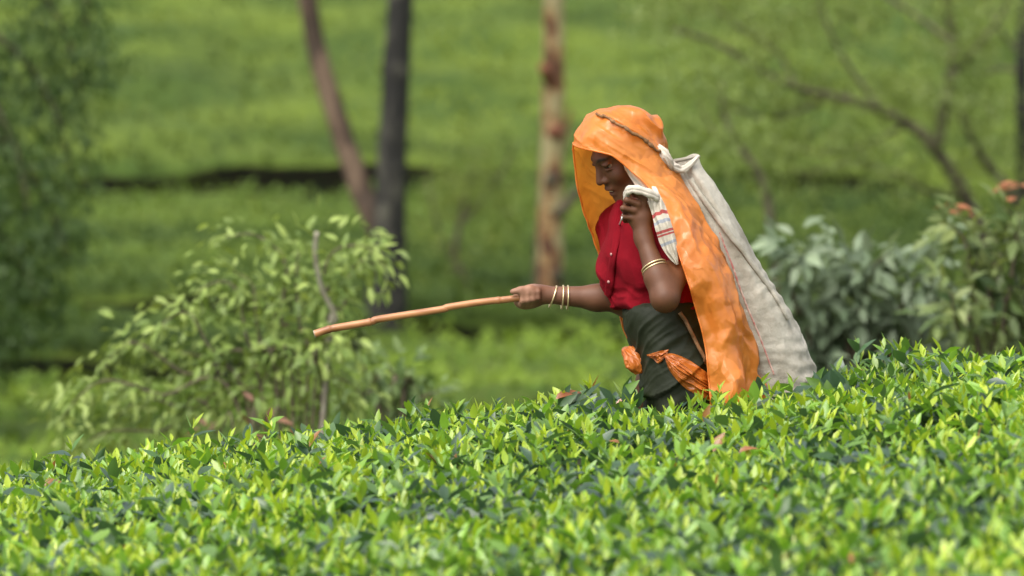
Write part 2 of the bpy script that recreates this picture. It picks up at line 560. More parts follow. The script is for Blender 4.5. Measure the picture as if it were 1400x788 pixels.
# shoot stems
tm = tall > 0.86
q0 = np.stack([sx, sy, sz], -1)[tm]; qn = len(q0)
w = 0.0016
sd = norm(np.cross(up[tm], np.array([0.3, 1, 0.2])))
s2 = np.cross(up[tm], sd)
b0 = q0 - up[tm] * 0.14
SV = np.stack([b0 + sd * w, b0 - sd * w * .5 + s2 * w, b0 - sd * w * .5 - s2 * w, q0], 1).reshape(-1, 3)
SF = (np.array([[0, 1, 3], [1, 2, 3], [2, 0, 3]])[None] + (np.arange(qn) * 4)[:, None, None]).reshape(-1, 3)
M['green_stem'] = mat('green_stem', (0.16, 0.22, 0.04), 0.5)
obj('stems', mesh('stems', SV, SF), M['green_stem'], hedge, kind='stuff')
# dead curled leaves caught on top of the hedge
M['dead'] = mat('dead_leaf', (0.30, 0.105, 0.035), 0.6, trans=0.2, var=(40, (0.42, 0.20, 0.10), 0.2))
for (px, py, d, Ll, Ww, tint) in [(760, 540, 0.12, 0.055, 0.03, (0.34, 0.12, 0.05)), (772, 533, 0.14, 0.05, 0.026, (0.34, 0.12, 0.05)), (842, 560, -0.2, 0.06, 0.016, (0.50, 0.26, 0.20)),
                                  (60, 640, -1.0, 0.05, 0.03, (0.25, 0.10, 0.03)), (1010, 640, -2.0, 0.05, 0.02, (0.33, 0.13, 0.05))]:
    pt = P(px, py, d); pt[2] = tea_top(pt[0], pt[1]) + 0.012
    V, F, m_ = leaves_vf(pt[None], np.array([[0.8, 0.1, 0.5]]), np.array([[-0.3, -0.6, 0.8]]), Ll, Ww, 0.6, 0.5)
    o = obj('dead_leaf', mesh('dead_leaf', V, F, np.tile(tint, (len(V), 1))), M['leaf'], hedge)

# ------------------------------------------------------------------ far tea fields
def cedge(x):
    return 46.6 + 4.4 * sstep(-2.3, 0.6, x) + 0.25 * fbm(np.stack([x * 0.8, 0 * x, 0 * x], -1), 2, 51)


def c2edge(x):
    return 50.4 + 0.8 * sstep(-2.3, 0.6, x) + 0.2 * fbm(np.stack([x * 0.8, 0 * x, 0 * x], -1), 2, 53)


def dedge(x):
    return 57.5 + 0.35 * fbm(np.stack([x * 0.45, 0 * x, 0 * x], -1), 2, 52) - 0.5 * sstep(-1, 4, x)


def field(name, label_mat, xlo, xhi, ylo, yhi, top, lo_edge, hi_edge, nx, ny, nleaf, c1, c2, Lr, seed, undercut=0.55):
    xs = np.linspace(xlo, xhi, nx); v = np.linspace(0, 1, ny)
    X = np.tile(xs, (ny, 1))
    y0 = lo_edge(xs); y1 = hi_edge(xs)
    Yy = y0[None] + (y1 - y0)[None] * (v ** 1.3)[:, None]
    p = np.stack([X, Yy, 0 * X], -1)
    mound = lambda p_: 0.13 * fbm(p_ * np.array([1.0, 0.8, 1]), 2, seed) + 0.05 * fbm(p_ * 3.1, 2, seed + 3)
    Z = top(X, Yy) + mound(p) - 0.05
    # round the near lip a little, then drop to the ground behind an overhang
    Z = Z - 0.06 * np.exp(-((Yy - y0[None]) / 0.12))
    Z[-1] -= 0.5
    V = np.stack([X, Yy, Z], -1)
    lip = V[0].copy(); lip[:, 2] -= 0.05; lip[:, 1] += 0.10
    foot = lip.copy(); foot[:, 1] += 0.22; foot[:, 2] = ground(foot[:, 0], foot[:, 1]) + 0.0
    V = np.concatenate([foot[None], lip[None], V], 0)
    me = mesh(name, V.reshape(-1, 3), grid_faces(ny + 2, nx))
    me.materials.append(M['canopy']); me.materials.append(M['under'])
    mi = np.zeros(len(me.polygons), np.int32); mi[:2 * (nx - 1)] = 1
    me.polygons.foreach_set('material_index', mi)
    o = obj(name, me, None, kind='stuff')
    # leafy skin
    x = RNG.uniform(xlo, xhi, nleaf); u = RNG.random(nleaf) ** 1.35
    e0, e1 = lo_edge(x), hi_edge(x)
    y = e0 + (e1 - e0) * u
    q = np.stack([x, y, 0 * x], -1)
    z = top(x, y) + mound(q) - 0.03 + RNG.uniform(-0.05, 0.05, nleaf)
    ax = norm(np.stack([RNG.normal(0, 0.7, nleaf), RNG.normal(0, 0.7, nleaf), RNG.uniform(0.15, 1.2, nleaf)], -1))
    nr = np.tile([0, -0.25, 1.0], (nleaf, 1)) + RNG.normal(0, 0.3, (nleaf, 3))
    t = np.clip(0.5 + 1.05 * fbm(q * np.array([0.36, 0.95, 1]), 3, seed + 9)[:, None] + RNG.normal(0, 0.09, (nleaf, 1)), 0, 1)
    c = np.array(c1) + (np.array(c2) - np.array(c1)) * t
    L = RNG.uniform(*Lr, nleaf)
    return o, (np.stack([x, y, z], -1), ax, nr, L, L * 0.5, c)


def field_foliage(name, data):
    V, F, m_ = leaves_vf(*data[:5], 0.25, 0.2, True)
    return obj(name, mesh(name, V, F, np.repeat(data[5], m_, 0)), M['far_leaf'], kind='stuff')


def lowtop(x, y):
    return -1.08 - 0.02 * (x + 1) * 0 + 0.0 * y


fb, db = field('tea_field', None, -9, 9, 31, 52, lowtop, lambda x: 31 + 0 * x, lambda x: cedge(x) - 0.55 + (c2edge(x) - cedge(x)) * sstep(-1.25, -1.0, x), 150, 120, 38000,
               (0.065, 0.125, 0.018), (0.215, 0.310, 0.038), (0.07, 0.12), 61)
fb['label'] = 'light green lower tea field in the dip behind the foreground hedge'; fb['category'] = 'tea field'
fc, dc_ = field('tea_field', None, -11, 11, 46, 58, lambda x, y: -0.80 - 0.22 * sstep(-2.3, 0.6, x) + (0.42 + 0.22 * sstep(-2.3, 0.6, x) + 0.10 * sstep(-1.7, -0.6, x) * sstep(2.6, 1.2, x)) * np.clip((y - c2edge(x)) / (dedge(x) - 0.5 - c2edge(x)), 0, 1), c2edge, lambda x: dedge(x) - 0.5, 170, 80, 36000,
                (0.034, 0.066, 0.014), (0.118, 0.180, 0.028), (0.06, 0.10), 71)  # darker leaf colours carry the terrace shade
fc['label'] = 'tea terrace with shade put into its leaf colour, between the dark path lines and the forked tree'; fc['category'] = 'tea field'
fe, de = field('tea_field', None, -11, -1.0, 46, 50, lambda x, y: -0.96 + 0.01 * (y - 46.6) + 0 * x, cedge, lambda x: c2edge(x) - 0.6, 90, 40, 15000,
                (0.030, 0.058, 0.013), (0.095, 0.150, 0.024), (0.06, 0.10), 91)  # tree shade painted into these dark leaf colours
fe['label'] = 'narrow tea strip, its leaf colour darkened for shade under the feathery tree, behind the arching shrub'; fe['category'] = 'tea field'
fd, dd = field('tea_field', None, -22, 22, 57, 130, lambda x, y: ctop(y) + 0 * x, dedge, lambda x: 120 + 0 * x, 200, 190, 80000,
               (0.046, 0.076, 0.014), (0.182, 0.242, 0.036), (0.07, 0.12), 81)
fd['label'] = 'tea covered hillside rising behind all the trees'; fd['category'] = 'tea field'
for o, d in ((fb, db), (fc, dc_), (fd, dd), (fe, de)):
    WORLD[o.name] = Vector((0, 0, 0))
    V, F, m_ = leaves_vf(*d[:5], 0.25, 0.2, True)
    f = obj('foliage', mesh('foliage', V, F, np.repeat(d[5], m_, 0)), M['far_leaf'], o, kind='stuff')

# ------------------------------------------------------------------ trees
def bark(name, c1, c2, c3=None, scale=5.0, pos=(0.42, 0.5, 0.58)):
    def build(m, N, L, b, tc):
        mp = N.new('ShaderNodeMapping'); mp.inputs['Scale'].default_value = (1, 1, 0.55)
        L.new(tc.outputs['Object'], mp.inputs['Vector'])
        nz = N.new('ShaderNodeTexNoise'); nz.inputs['Scale'].default_value = scale; nz.inputs['Detail'].default_value = 6; nz.inputs['Roughness'].default_value = 0.6
        L.new(mp.outputs[0], nz.inputs['Vector'])
        r = N.new('ShaderNodeValToRGB')
        e = r.color_ramp.elements
        e[0].position = pos[0]; e[0].color = (*c1, 1); e[1].position = pos[2]; e[1].color = (*c2, 1)
        if c3 is not None:
            x = e.new(pos[1]); x.color = (*c3, 1)
        L.new(nz.outputs['Fac'], r.inputs['Fac']); L.new(r.outputs[0], b.inputs['Base Color'])
        bp = N.new('ShaderNodeBump'); bp.inputs['Distance'].default_value = 0.03
        L.new(nz.outputs['Fac'], bp.inputs['Height']); L.new(bp.outputs[0], b.inputs['Normal'])
    return mat(name, rough=0.85, build=build)


M['bark_dark'] = bark('bark_dark', (0.006, 0.0055, 0.004), (0.070, 0.066, 0.048), (0.010, 0.009, 0.007), 7, (0.42, 0.54, 0.66))
M['bark_red'] = bark('bark_red', (0.038, 0.024, 0.014), (0.125, 0.082, 0.052), (0.066, 0.038, 0.024), 5)
M['bark_patch'] = bark('bark_patch', (0.085, 0.035, 0.016), (0.30, 0.255, 0.125), (0.26, 0.135, 0.05), 9.0, (0.40, 0.46, 0.52))
M['bark_grey'] = bark('bark_grey', (0.040, 0.032, 0.018), (0.10, 0.085, 0.05), None, 8)
M['cut'] = mat('cut_wood', (0.26, 0.085, 0.035), 0.8, var=(25, (0.12, 0.05, 0.03), 0.2))


def leafy_cloud(centers, radii, n, L, c1, c2, droop=0.4):
    ci = RNG.integers(0, len(centers), n)
    d = rand_dirs(n) * (RNG.random((n, 1)) ** 0.45)
    pos = np.asarray(centers)[ci] + d * np.asarray(radii)[ci]
    ax = norm(d * 0.7 + RNG.normal(0, 0.6, (n, 3)) + np.array([0, 0, -droop]))
    nr = np.array([0, 0, 1.0]) + RNG.normal(0, 0.55, (n, 3))
    t = RNG.random((n, 1)) * 0.7 + 0.3 * RNG.random((len(centers), 1))[ci]
    LL = RNG.uniform(L[0], L[1], n)
    return pos, ax, nr, LL, LL * 0.38, np.array(c1) + (np.array(c2) - np.array(c1)) * t


def crown(parent, top, spread, height, n, name='crown', c1=(0.035, 0.075, 0.02), c2=(0.11, 0.17, 0.04)):
    k = 16
    cen = np.asarray(top) + rand_dirs(k, -0.7, 0.9) * np.array([spread, spread, height]) * RNG.uniform(0.35, 1, (k, 1))
    rad = np.tile([spread * 0.42, spread * 0.42, height * 0.33], (k, 1))
    pos, ax, nr, LL, WW, c = leafy_cloud(cen, rad, n, (0.14, 0.26), c1, c2)
    return foliage(name, parent, pos, ax, nr, LL, WW, c, M['dull_leaf'], low=True)


def px_path(pts, Y, n=40):
    a = np.asarray(pts, float)
    yy = Y + (a[:, 2] if a.shape[1] > 2 else 0)
    return catmull(at(a[:, 0], a[:, 1], yy), n)


# forked shade tree
Yt = 50.2
b = at(528, 425, Yt); b[2] = float(ground(b[0], Yt))
t1 = thing('shade_tree', b, 'forked shade tree, dark upright trunk with a reddish leaning second stem', 'tree')
path = np.vstack([[b + np.array([0, 0, -0.1])], px_path([(527, 425), (531, 340), (535, 240), (541, 120), (547, 0), (553, -140), (560, -420), (566, -800)], Yt, 60)])
r = np.interp(np.linspace(0, 1, 61), [0, 0.1, 0.25, 0.5, 1], [0.155, 0.128, 0.108, 0.094, 0.062])
tube('trunk', path, r, M['bark_dark'], t1, 18, 0.10, 3)
pl = px_path([(526, 330, 0.0), (508, 290, 0.05), (490, 250, 0.1), (463, 170, 0.15), (440, 95, 0.2), (424, 20, 0.22), (408, -90, 0.2), (385, -300, 0.1), (360, -600, 0)], Yt, 50)
tube('limb', pl, np.linspace(0.088, 0.05, 50), M['bark_red'], t1, 16, 0.10, 4, label='reddish brown leaning stem')
crown(t1, at(480, -900, Yt), 1.9, 1.3, 2600)

# pale patchy lopped tree
Yt = 48.8
b = at(754, 400, Yt + 3.0)
Yt = Yt + 3.0
b[2] = float(ground(b[0], Yt))
t2 = thing('lopped_tree', b, 'slim pale patchy trunk with orange lopping scars standing on the slope', 'tree')
path = np.vstack([[b + np.array([0, 0, -0.1])], px_path([(752, 430), (752, 330), (754, 240), (757, 120), (757, 0), (758, -200), (760, -500), (758, -800)], Yt, 60)])
tube('trunk', path, np.interp(np.linspace(0, 1, 61), [0, 0.3, 1], [0.096, 0.085, 0.05]), M['bark_patch'], t2, 16, 0.14, 6)
for (pp, rr, nm, mm) in [([(752, 112, -0.05), (747, 100, -0.13), (743, 92, -0.20)], (0.05, 0.035), 'cut_stub', 'cut'),
                         ([(757, 182, -0.04), (762, 175, -0.12)], (0.06, 0.045), 'cut_stub', 'cut'),
                         ([(756, 292, -0.02), (768, 288, -0.09), (782, 272, -0.12), (789, 258, -0.14)], (0.05, 0.03), 'stub', 'bark_grey'),
                         ([(756, 250, -0.03), (752, 243, -0.12)], (0.055, 0.04), 'stub', 'bark_grey'),
                         ([(758, 385, -0.03), (764, 372, -0.13)], (0.06, 0.03), 'stub', 'bark_grey'),
                         ([(757, 230, 0.02), (770, 200, -0.02), (780, 150, -0.05)], (0.03, 0.015), 'stub', 'bark_patch')]:
    pa = px_path(pp, Yt, 10)
    tube(nm, pa, np.linspace(rr[0], rr[1], 10), M[mm], t2, 10, 0.2, 8)
tube('stem', px_path([(738, 430, 0.25), (737, 360, 0.25), (741, 290, 0.2), (746, 180, 0.12), (747, 90, 0.05)], Yt, 24), np.linspace(0.045, 0.03, 24), M['bark_grey'], t2, 8, 0.1, 9)  # thin tube standing in for the dark shadow strip left of the trunk
crown(t2, at(760, -900, Yt), 1.3, 1.2, 1600)

# feathery tree hanging in from the left
Yt = 41.5
b = at(-190, 600, Yt); b[2] = float(ground(b[0], Yt))
t3 = thing('feathery_tree', b, 'dark green feathery tree with drooping branches beside the tea terrace', 'tree')
path = np.vstack([[b + np.array([0, 0, -0.1])], px_path([(-188, 560), (-180, 300), (-165, 0), (-150, -300), (-140, -700)], Yt, 50)])
tube('trunk', path, np.linspace(0.13, 0.05, 51), M['bark_grey'], t3, 14, 0.1, 11)
cen, rad = [], []
LB = [((-165, -60), (-60, -90), (40, -30), (95, 60), (110, 130)), ((-170, 60), (-80, 20), (10, 60), (70, 140), (98, 240)), ((-178, 160), (-90, 130), (0, 190), (60, 270), (92, 350)),
      ((-180, 270), (-100, 250), (-20, 300), (30, 360), (55, 420)), ((-160, -200), (-40, -230), (60, -170), (110, -70), (118, 40)), ((-182, 380), (-110, 370), (-40, 410), (0, 450), (20, 480)),
      ((-176, 220), (-120, 180), (-60, 220), (-10, 290), (20, 380)), ((-172, 100), (-120, 60), (-40, 100), (20, 200), (40, 300))]
for k, pts in enumerate(LB):
    dd_ = RNG.uniform(-0.5, 0.5)
    pa = px_path([(x, y, dd_ * j / 4) for j, (x, y) in enumerate(pts)], Yt, 24)
    tube('limb', pa, np.linspace(0.035, 0.008, 24), M['bark_grey'], t3, 7, 0.1, 12 + k)
    for j in range(5, 24, 1):
        for q in range(2):
            cen.append(pa[j] + RNG.normal(0, 0.09, 3) - np.array([0, 0, 0.10])); rad.append([0.14, 0.15, 0.19])
cen = np.array(cen) + np.array([0, 0, 0])
pos, ax, nr, LL, WW, c = leafy_cloud(cen, rad, 7500, (0.045, 0.085), (0.026, 0.058, 0.014), (0.090, 0.150, 0.034), 1.0)
foliage('crown', t3, pos, ax, nr, LL, WW, c, M['dull_leaf'], low=True)
crown(t3, at(-120, -700, Yt), 1.8, 1.6, 2500, name='upper_crown')

# thin spreading trees on the right
Yt = 46.0
b = at(1352, 500, Yt); b[2] = float(ground(b[0], Yt))
t4 = thing('spreading_tree', b, 'thin spreading tree with bare crooked branches above the grey green shrubs', 'tree')
tube('trunk', np.vstack([[b], px_path([(1348, 440), (1340, 330), (1320, 270), (1298, 232), (1281, 208)], Yt, 30)]), np.linspace(0.06, 0.036, 31), M['bark_grey'], t4, 12, 0.12, 21)
RB = [([(1281, 208), (1262, 185), (1240, 170), (1205, 150), (1180, 142), (1135, 131), (1090, 120), (1040, 96), (980, 60), (920, 40)], 0.034, 0.010),
      ([(1281, 208), (1288, 160), (1299, 110), (1304, 60), (1296, 10), (1290, -60), (1280, -160)], 0.033, 0.015),
      ([(1346, 420), (1372, 320), (1384, 270), (1352, 228), (1328, 190), (1312, 150)], 0.04, 0.012),
      ([(1205, 150), (1160, 90), (1130, 30), (1110, -60)], 0.014, 0.006), ([(1135, 131), (1070, 160), (1010, 150), (960, 110)], 0.012, 0.005),
      ([(1299, 110), (1340, 60), (1375, 10), (1390, -60)], 0.016, 0.006), ([(1240, 170), (1180, 200), (1120, 210), (1060, 190)], 0.012, 0.005), ([(1304, 60), (1250, 20), (1200, -10), (1150, -30)], 0.012, 0.005),
      ([(1320, 270), (1270, 262), (1220, 235), (1150, 225), (1100, 240)], 0.013, 0.005), ([(1090, 120), (1060, 70), (1000, 30), (960, -20)], 0.012, 0.005)]
cen, rad = [], []
for k, (pts, r0, r1) in enumerate(RB):
    dz = RNG.uniform(-0.7, 0.7)
    pa = px_path([(x, y, dz * j / len(pts)) for j, (x, y) in enumerate(pts)], Yt, 30)
    tube('limb', pa, np.linspace(r0 * 1.25, r1 * 1.3, 30), M['bark_grey'], t4, 8, 0.12, 22 + k)
    for j in range(8, 30, 2):
        cen.append(pa[j] + RNG.normal(0, 0.16, 3)); rad.append([0.2, 0.25, 0.13])
for k in range(80):
    x, y = RNG.uniform(870, 1400), RNG.uniform(-60, 230)
    cen.append(at(x, y, Yt + RNG.uniform(-0.8, 0.8))); rad.append([0.22, 0.25, 0.14])
pos, ax, nr, LL, WW, c = leafy_cloud(cen, rad, 8000, (0.04, 0.075), (0.085, 0.125, 0.025), (0.20, 0.25, 0.06), 0.3)
foliage('crown', t4, pos, ax, nr, LL, WW, c, M['dull_leaf'], low=True)

Yt = 47.0
b = at(1399, 520, Yt); b[2] = float(ground(b[0], Yt))
t5 = thing('slender_tree', b, 'slender straight dark trunk beside the red tipped shrub', 'tree')
tube('trunk', np.vstack([[b], px_path([(1399, 450), (1398, 240), (1397, 100), (1399, 0), (1402, -200), (1405, -600)], Yt, 40)]), np.linspace(0.05, 0.03, 41), M['bark_dark'], t5, 12, 0.08, 31)
for k, pts in enumerate([[(1397, 98), (1370, 94), (1345, 100), (1325, 92)], [(1398, 75), (1375, 52), (1355, 20), (1345, -30)]]):
    tube('limb', px_path(pts, Yt, 16), np.linspace(0.018, 0.006, 16), M['bark_grey'], t5, 7, 0.1, 33 + k)
crown(t5, at(1405, -650, Yt), 1.0, 1.0, 900)

Yt = 44.0
b = at(1062, 520, Yt); b[2] = float(ground(b[0], Yt))
t6 = thing('bare_sapling', b, 'thin leaning sapling stem behind the person carrying the sack', 'tree')
tube('trunk', np.vstack([[b], px_path([(1060, 420), (1054, 310), (1043, 250), (1022, 215), (1004, 190), (990, 155), (985, 110)], Yt, 30)]), np.linspace(0.034, 0.012, 31), M['bark_grey'], t6, 8, 0.12, 41)
tube('limb', px_path([(1022, 215), (1000, 205), (975, 180), (955, 140)], Yt, 12), np.linspace(0.014, 0.006, 12), M['bark_grey'], t6, 7)
cen = [at(RNG.uniform(905, 1060), RNG.uniform(60, 260), Yt + RNG.uniform(-0.4, 0.4)) for _ in range(26)]
pos, ax, nr, LL, WW, c = leafy_cloud(cen, np.tile([0.16, 0.16, 0.12], (26, 1)), 900, (0.05, 0.09), (0.10, 0.15, 0.03), (0.22, 0.28, 0.07), 0.3)
foliage('crown', t6, pos, ax, nr, LL, WW, c, M['dull_leaf'], low=True)

# airy young tree between the two trunks
Yt = 52.2
b = at(650, 440, Yt); b[2] = float(ground(b[0], Yt))
t7 = thing('young_tree', b, 'airy light green young tree between the forked tree and the patchy trunk', 'tree')
tube('trunk', np.vstack([[b], px_path([(652, 450), (644, 408), (632, 375), (622, 350), (630, 300), (645, 230)], Yt, 24)]), np.linspace(0.045, 0.012, 25), M['bark_grey'], t7, 9, 0.1, 45)
for k, pts in enumerate([[(630, 370), (605, 330), (590, 270), (582, 220)], [(628, 310), (660, 270), (690, 230), (705, 190)], [(700, 430), (668, 412), (650, 400), (640, 390)]]):
    tube('limb', px_path(pts, Yt, 12), np.linspace(0.016, 0.006, 12), M['bark_grey'], t7, 7)
cen = np.array([at(640 + 75 * math.cos(a) * q, 265 + 95 * math.sin(a) * q, Yt + RNG.uniform(-0.35, 0.35)) for a, q in zip(RNG.uniform(0, 6.28, 50), RNG.random(50) ** 0.6)])
pos, ax, nr, LL, WW, c = leafy_cloud(cen, np.tile([0.13, 0.15, 0.11], (50, 1)), 1300, (0.04, 0.07), (0.12, 0.17, 0.03), (0.24, 0.29, 0.06), 0.3)
foliage('crown', t7, pos, ax, nr, LL, WW, c, M['dull_leaf'], low=True)

# ------------------------------------------------------------------ shrubs in the dip
def shrub(name, label, base_px, Y, stems, L, ratio, c1, c2, per, spread, matl='dull_leaf', stem_mat='twig', r0=0.012, droop=0.35, n_parts=120, pale=None, zdepth=0.35):
    b = at(base_px, 800, Y); b[2] = float(ground(b[0], Y))
    t = thing(name, b, label, 'shrub')
    pos, ax, nr, LL, cc = [], [], [], [], []
    per0 = per
    for k, pts in enumerate(stems):
        dz = RNG.uniform(-zdepth, zdepth)
        front = pale is not None and k in pale
        if front: dz = -zdepth * 0.7
        per = per0 // 6 if front else per0
        m_ = len(pts)
        tgt = at([p[0] for p in pts], [p[1] for p in pts], Y + dz * np.linspace(0.3, 1, m_))
        pa = catmull(np.vstack([b[None] + RNG.normal(0, 0.03, (1, 3)) * [1, 1, 0], tgt]), 34)
        mt = M['pale_stem'] if (pale is not None and k in pale) else M[stem_mat]
        tube('stem', pa, np.linspace(r0 * (1.3 if front else 1.1), r0 * (1.2 if front else 0.3), 34), mt, t, 7, 0.08, 50 + k)
        T = norm(np.gradient(pa, axis=0))
        js = RNG.integers(6, 34, per)
        d = rand_dirs(per)
        # side twigs carry the leaves
        p = pa[js] + d * spread * RNG.random((per, 1)) + T[js] * 0.02
        a_ = norm(d * 0.8 + T[js] * 0.6 + RNG.normal(0, 0.35, (per, 3)) + np.array([0, 0, -droop]))
        pos.append(p); ax.append(a_)
        nr.append(np.array([0, -0.3, 1.0]) + RNG.normal(0, 0.45, (per, 3)))
        LL.append(RNG.uniform(L[0], L[1], per))
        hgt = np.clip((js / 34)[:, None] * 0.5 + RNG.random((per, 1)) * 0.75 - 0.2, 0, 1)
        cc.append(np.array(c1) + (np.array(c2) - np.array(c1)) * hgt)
    pos, ax, nr, LL, cc = [np.concatenate(q) for q in (pos, ax, nr, LL, cc)]
    cc = cc * RNG.uniform(0.8, 1.2, (len(cc), 1))
    vis = np.argsort(-(LL * np.where(pos[:, 2] > at(0, 560, Y)[2], 1, 0.1) * (1.2 - (pos[:, 1] - Y))))[:n_parts]
    m_ = np.ones(len(pos), bool); m_[vis] = False
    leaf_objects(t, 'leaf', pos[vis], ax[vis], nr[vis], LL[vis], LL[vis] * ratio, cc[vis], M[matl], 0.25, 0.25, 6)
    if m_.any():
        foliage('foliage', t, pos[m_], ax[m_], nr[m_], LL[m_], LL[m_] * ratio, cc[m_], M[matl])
    return t


# the arching shrub at the left
ST = [[(446, 500), (459, 440), (440, 395), (431, 350), (433, 318)], [(450, 470), (440, 400), (455, 345), (500, 338), (528, 368)], [(400, 520), (385, 440), (390, 360), (350, 322), (305, 325)],
      [(380, 540), (340, 470), (325, 400), (300, 385), (265, 400)], [(360, 550), (290, 480), (260, 430), (225, 440), (205, 470)], [(340, 560), (250, 510), (190, 470), (160, 480), (140, 510)],
      [(330, 570), (220, 540), (150, 520), (110, 540), (85, 575)], [(420, 520), (410, 450), (405, 380), (410, 335)], [(400, 540), (360, 480), (350, 430), (345, 390), (320, 370)],
      [(380, 560), (310, 520), (280, 490), (240, 480)], [(430, 540), (430, 490), (450, 460), (470, 470)], [(390, 560), (350, 530), (330, 540), (290, 560)], [(350, 570), (260, 560), (200, 545), (160, 570)],
      [(440, 500), (470, 420), (480, 370), (500, 355), (515, 365)], [(420, 540), (440, 520), (470, 520), (495, 540)], [(410, 540), (385, 500), (372, 455), (380, 420)], [(300, 590), (220, 590), (150, 590), (110, 610)]]
shrub('arching_shrub', 'leafy light green arching shrub with pale stem in the dip, behind the cane tip', 400, 27.2, ST, (0.038, 0.072), 0.40,
      (0.105, 0.170, 0.032), (0.33, 0.42, 0.11), 112, 0.14, n_parts=300, pale=(0,), r0=0.0075)
shrub('low_shrub', 'low pale green shrub beside the arching shrub, below the cane', 540, 28.5,
      [[(520, 570), (505, 530), (498, 500)], [(540, 570), (545, 530), (530, 495)], [(550, 570), (575, 545), (600, 535)], [(530, 580), (560, 550), (565, 515)], [(520, 590), (480, 560), (470, 540)]],
      (0.05, 0.09), 0.4, (0.06, 0.11, 0.03), (0.20, 0.28, 0.09), 60, 0.10, n_parts=60)
# brown dead spray under the arching shrub
shrub('withered_shrub', 'small withered shrub with rusty brown leaves under the arching shrub', 340, 26.0,
      [[(345, 600), (350, 580), (352, 560)], [(320, 605), (300, 592), (285, 585)], [(370, 600), (395, 580), (410, 570)]],
      (0.05, 0.08), 0.42, (0.13, 0.065, 0.040), (0.28, 0.15, 0.09), 6, 0.06, n_parts=18, r0=0.004)

# grey green large leaved shrubs at the right
shrub('grey_green_shrub', 'grey green drooping large leaved shrub right behind the sack', 1160, 29.5,
      [[(1110, 496), (1090, 426), (1080, 371), (1100, 351)], [(1140, 486), (1130, 416), (1125, 366), (1110, 356)], [(1170, 486), (1180, 426), (1190, 371), (1215, 348)], [(1200, 486), (1230, 426), (1260, 376), (1290, 361)],
       [(1150, 496), (1120, 456), (1085, 436), (1068, 446)], [(1180, 506), (1210, 466), (1240, 446), (1262, 451)], [(1130, 506), (1140, 466), (1150, 436)], [(1220, 506), (1250, 466), (1290, 436)], [(1160, 506), (1160, 426), (1165, 376), (1150, 356)],
       [(1110, 516), (1090, 486), (1075, 476)], [(1190, 516), (1200, 476), (1190, 446)], [(1240, 516), (1270, 476), (1300, 450)]],
      (0.075, 0.13), 0.38, (0.070, 0.110, 0.055), (0.24, 0.30, 0.19), 115, 0.15, droop=0.7, n_parts=200)
rs = shrub('red_tipped_shrub', 'yellowish green shrub with red tipped top leaves beside the grey green shrub', 1370, 28.0,
      [[(1370, 492), (1380, 402), (1390, 322), (1392, 290)], [(1350, 492), (1330, 402), (1320, 332), (1300, 310)], [(1360, 492), (1355, 422), (1350, 362), (1340, 322)], [(1380, 502), (1400, 422), (1410, 352), (1405, 312)],
       [(1340, 502), (1310, 452), (1300, 402)], [(1390, 502), (1410, 452), (1420, 422)], [(1360, 502), (1350, 462), (1330, 442)]],
      (0.07, 0.12), 0.38, (0.055, 0.10, 0.03), (0.24, 0.29, 0.10), 90, 0.15, droop=0.5, n_parts=140)
n = 16
cc0 = np.vstack([at(RNG.uniform(1376, 1402, 9), RNG.uniform(252, 272, 9), 28.0), at(RNG.uniform(1290, 1318, 7), RNG.uniform(280, 292, 7), 28.0)])
axx = norm(np.stack([RNG.normal(0, 1, n), RNG.normal(0, 0.6, n), RNG.uniform(-0.2, 0.5, n)], -1))
foliage('red_leaves', rs, cc0, axx, np.array([0, -0.4, 1.0]) + RNG.normal(0, 0.3, (n, 3)), RNG.uniform(0.06, 0.08, n), RNG.uniform(0.024, 0.032, n),
        np.tile([0.33, 0.13, 0.06], (n, 1)) * RNG.uniform(0.8, 1.2, (n, 1)), M['dull_leaf'], kind=None)

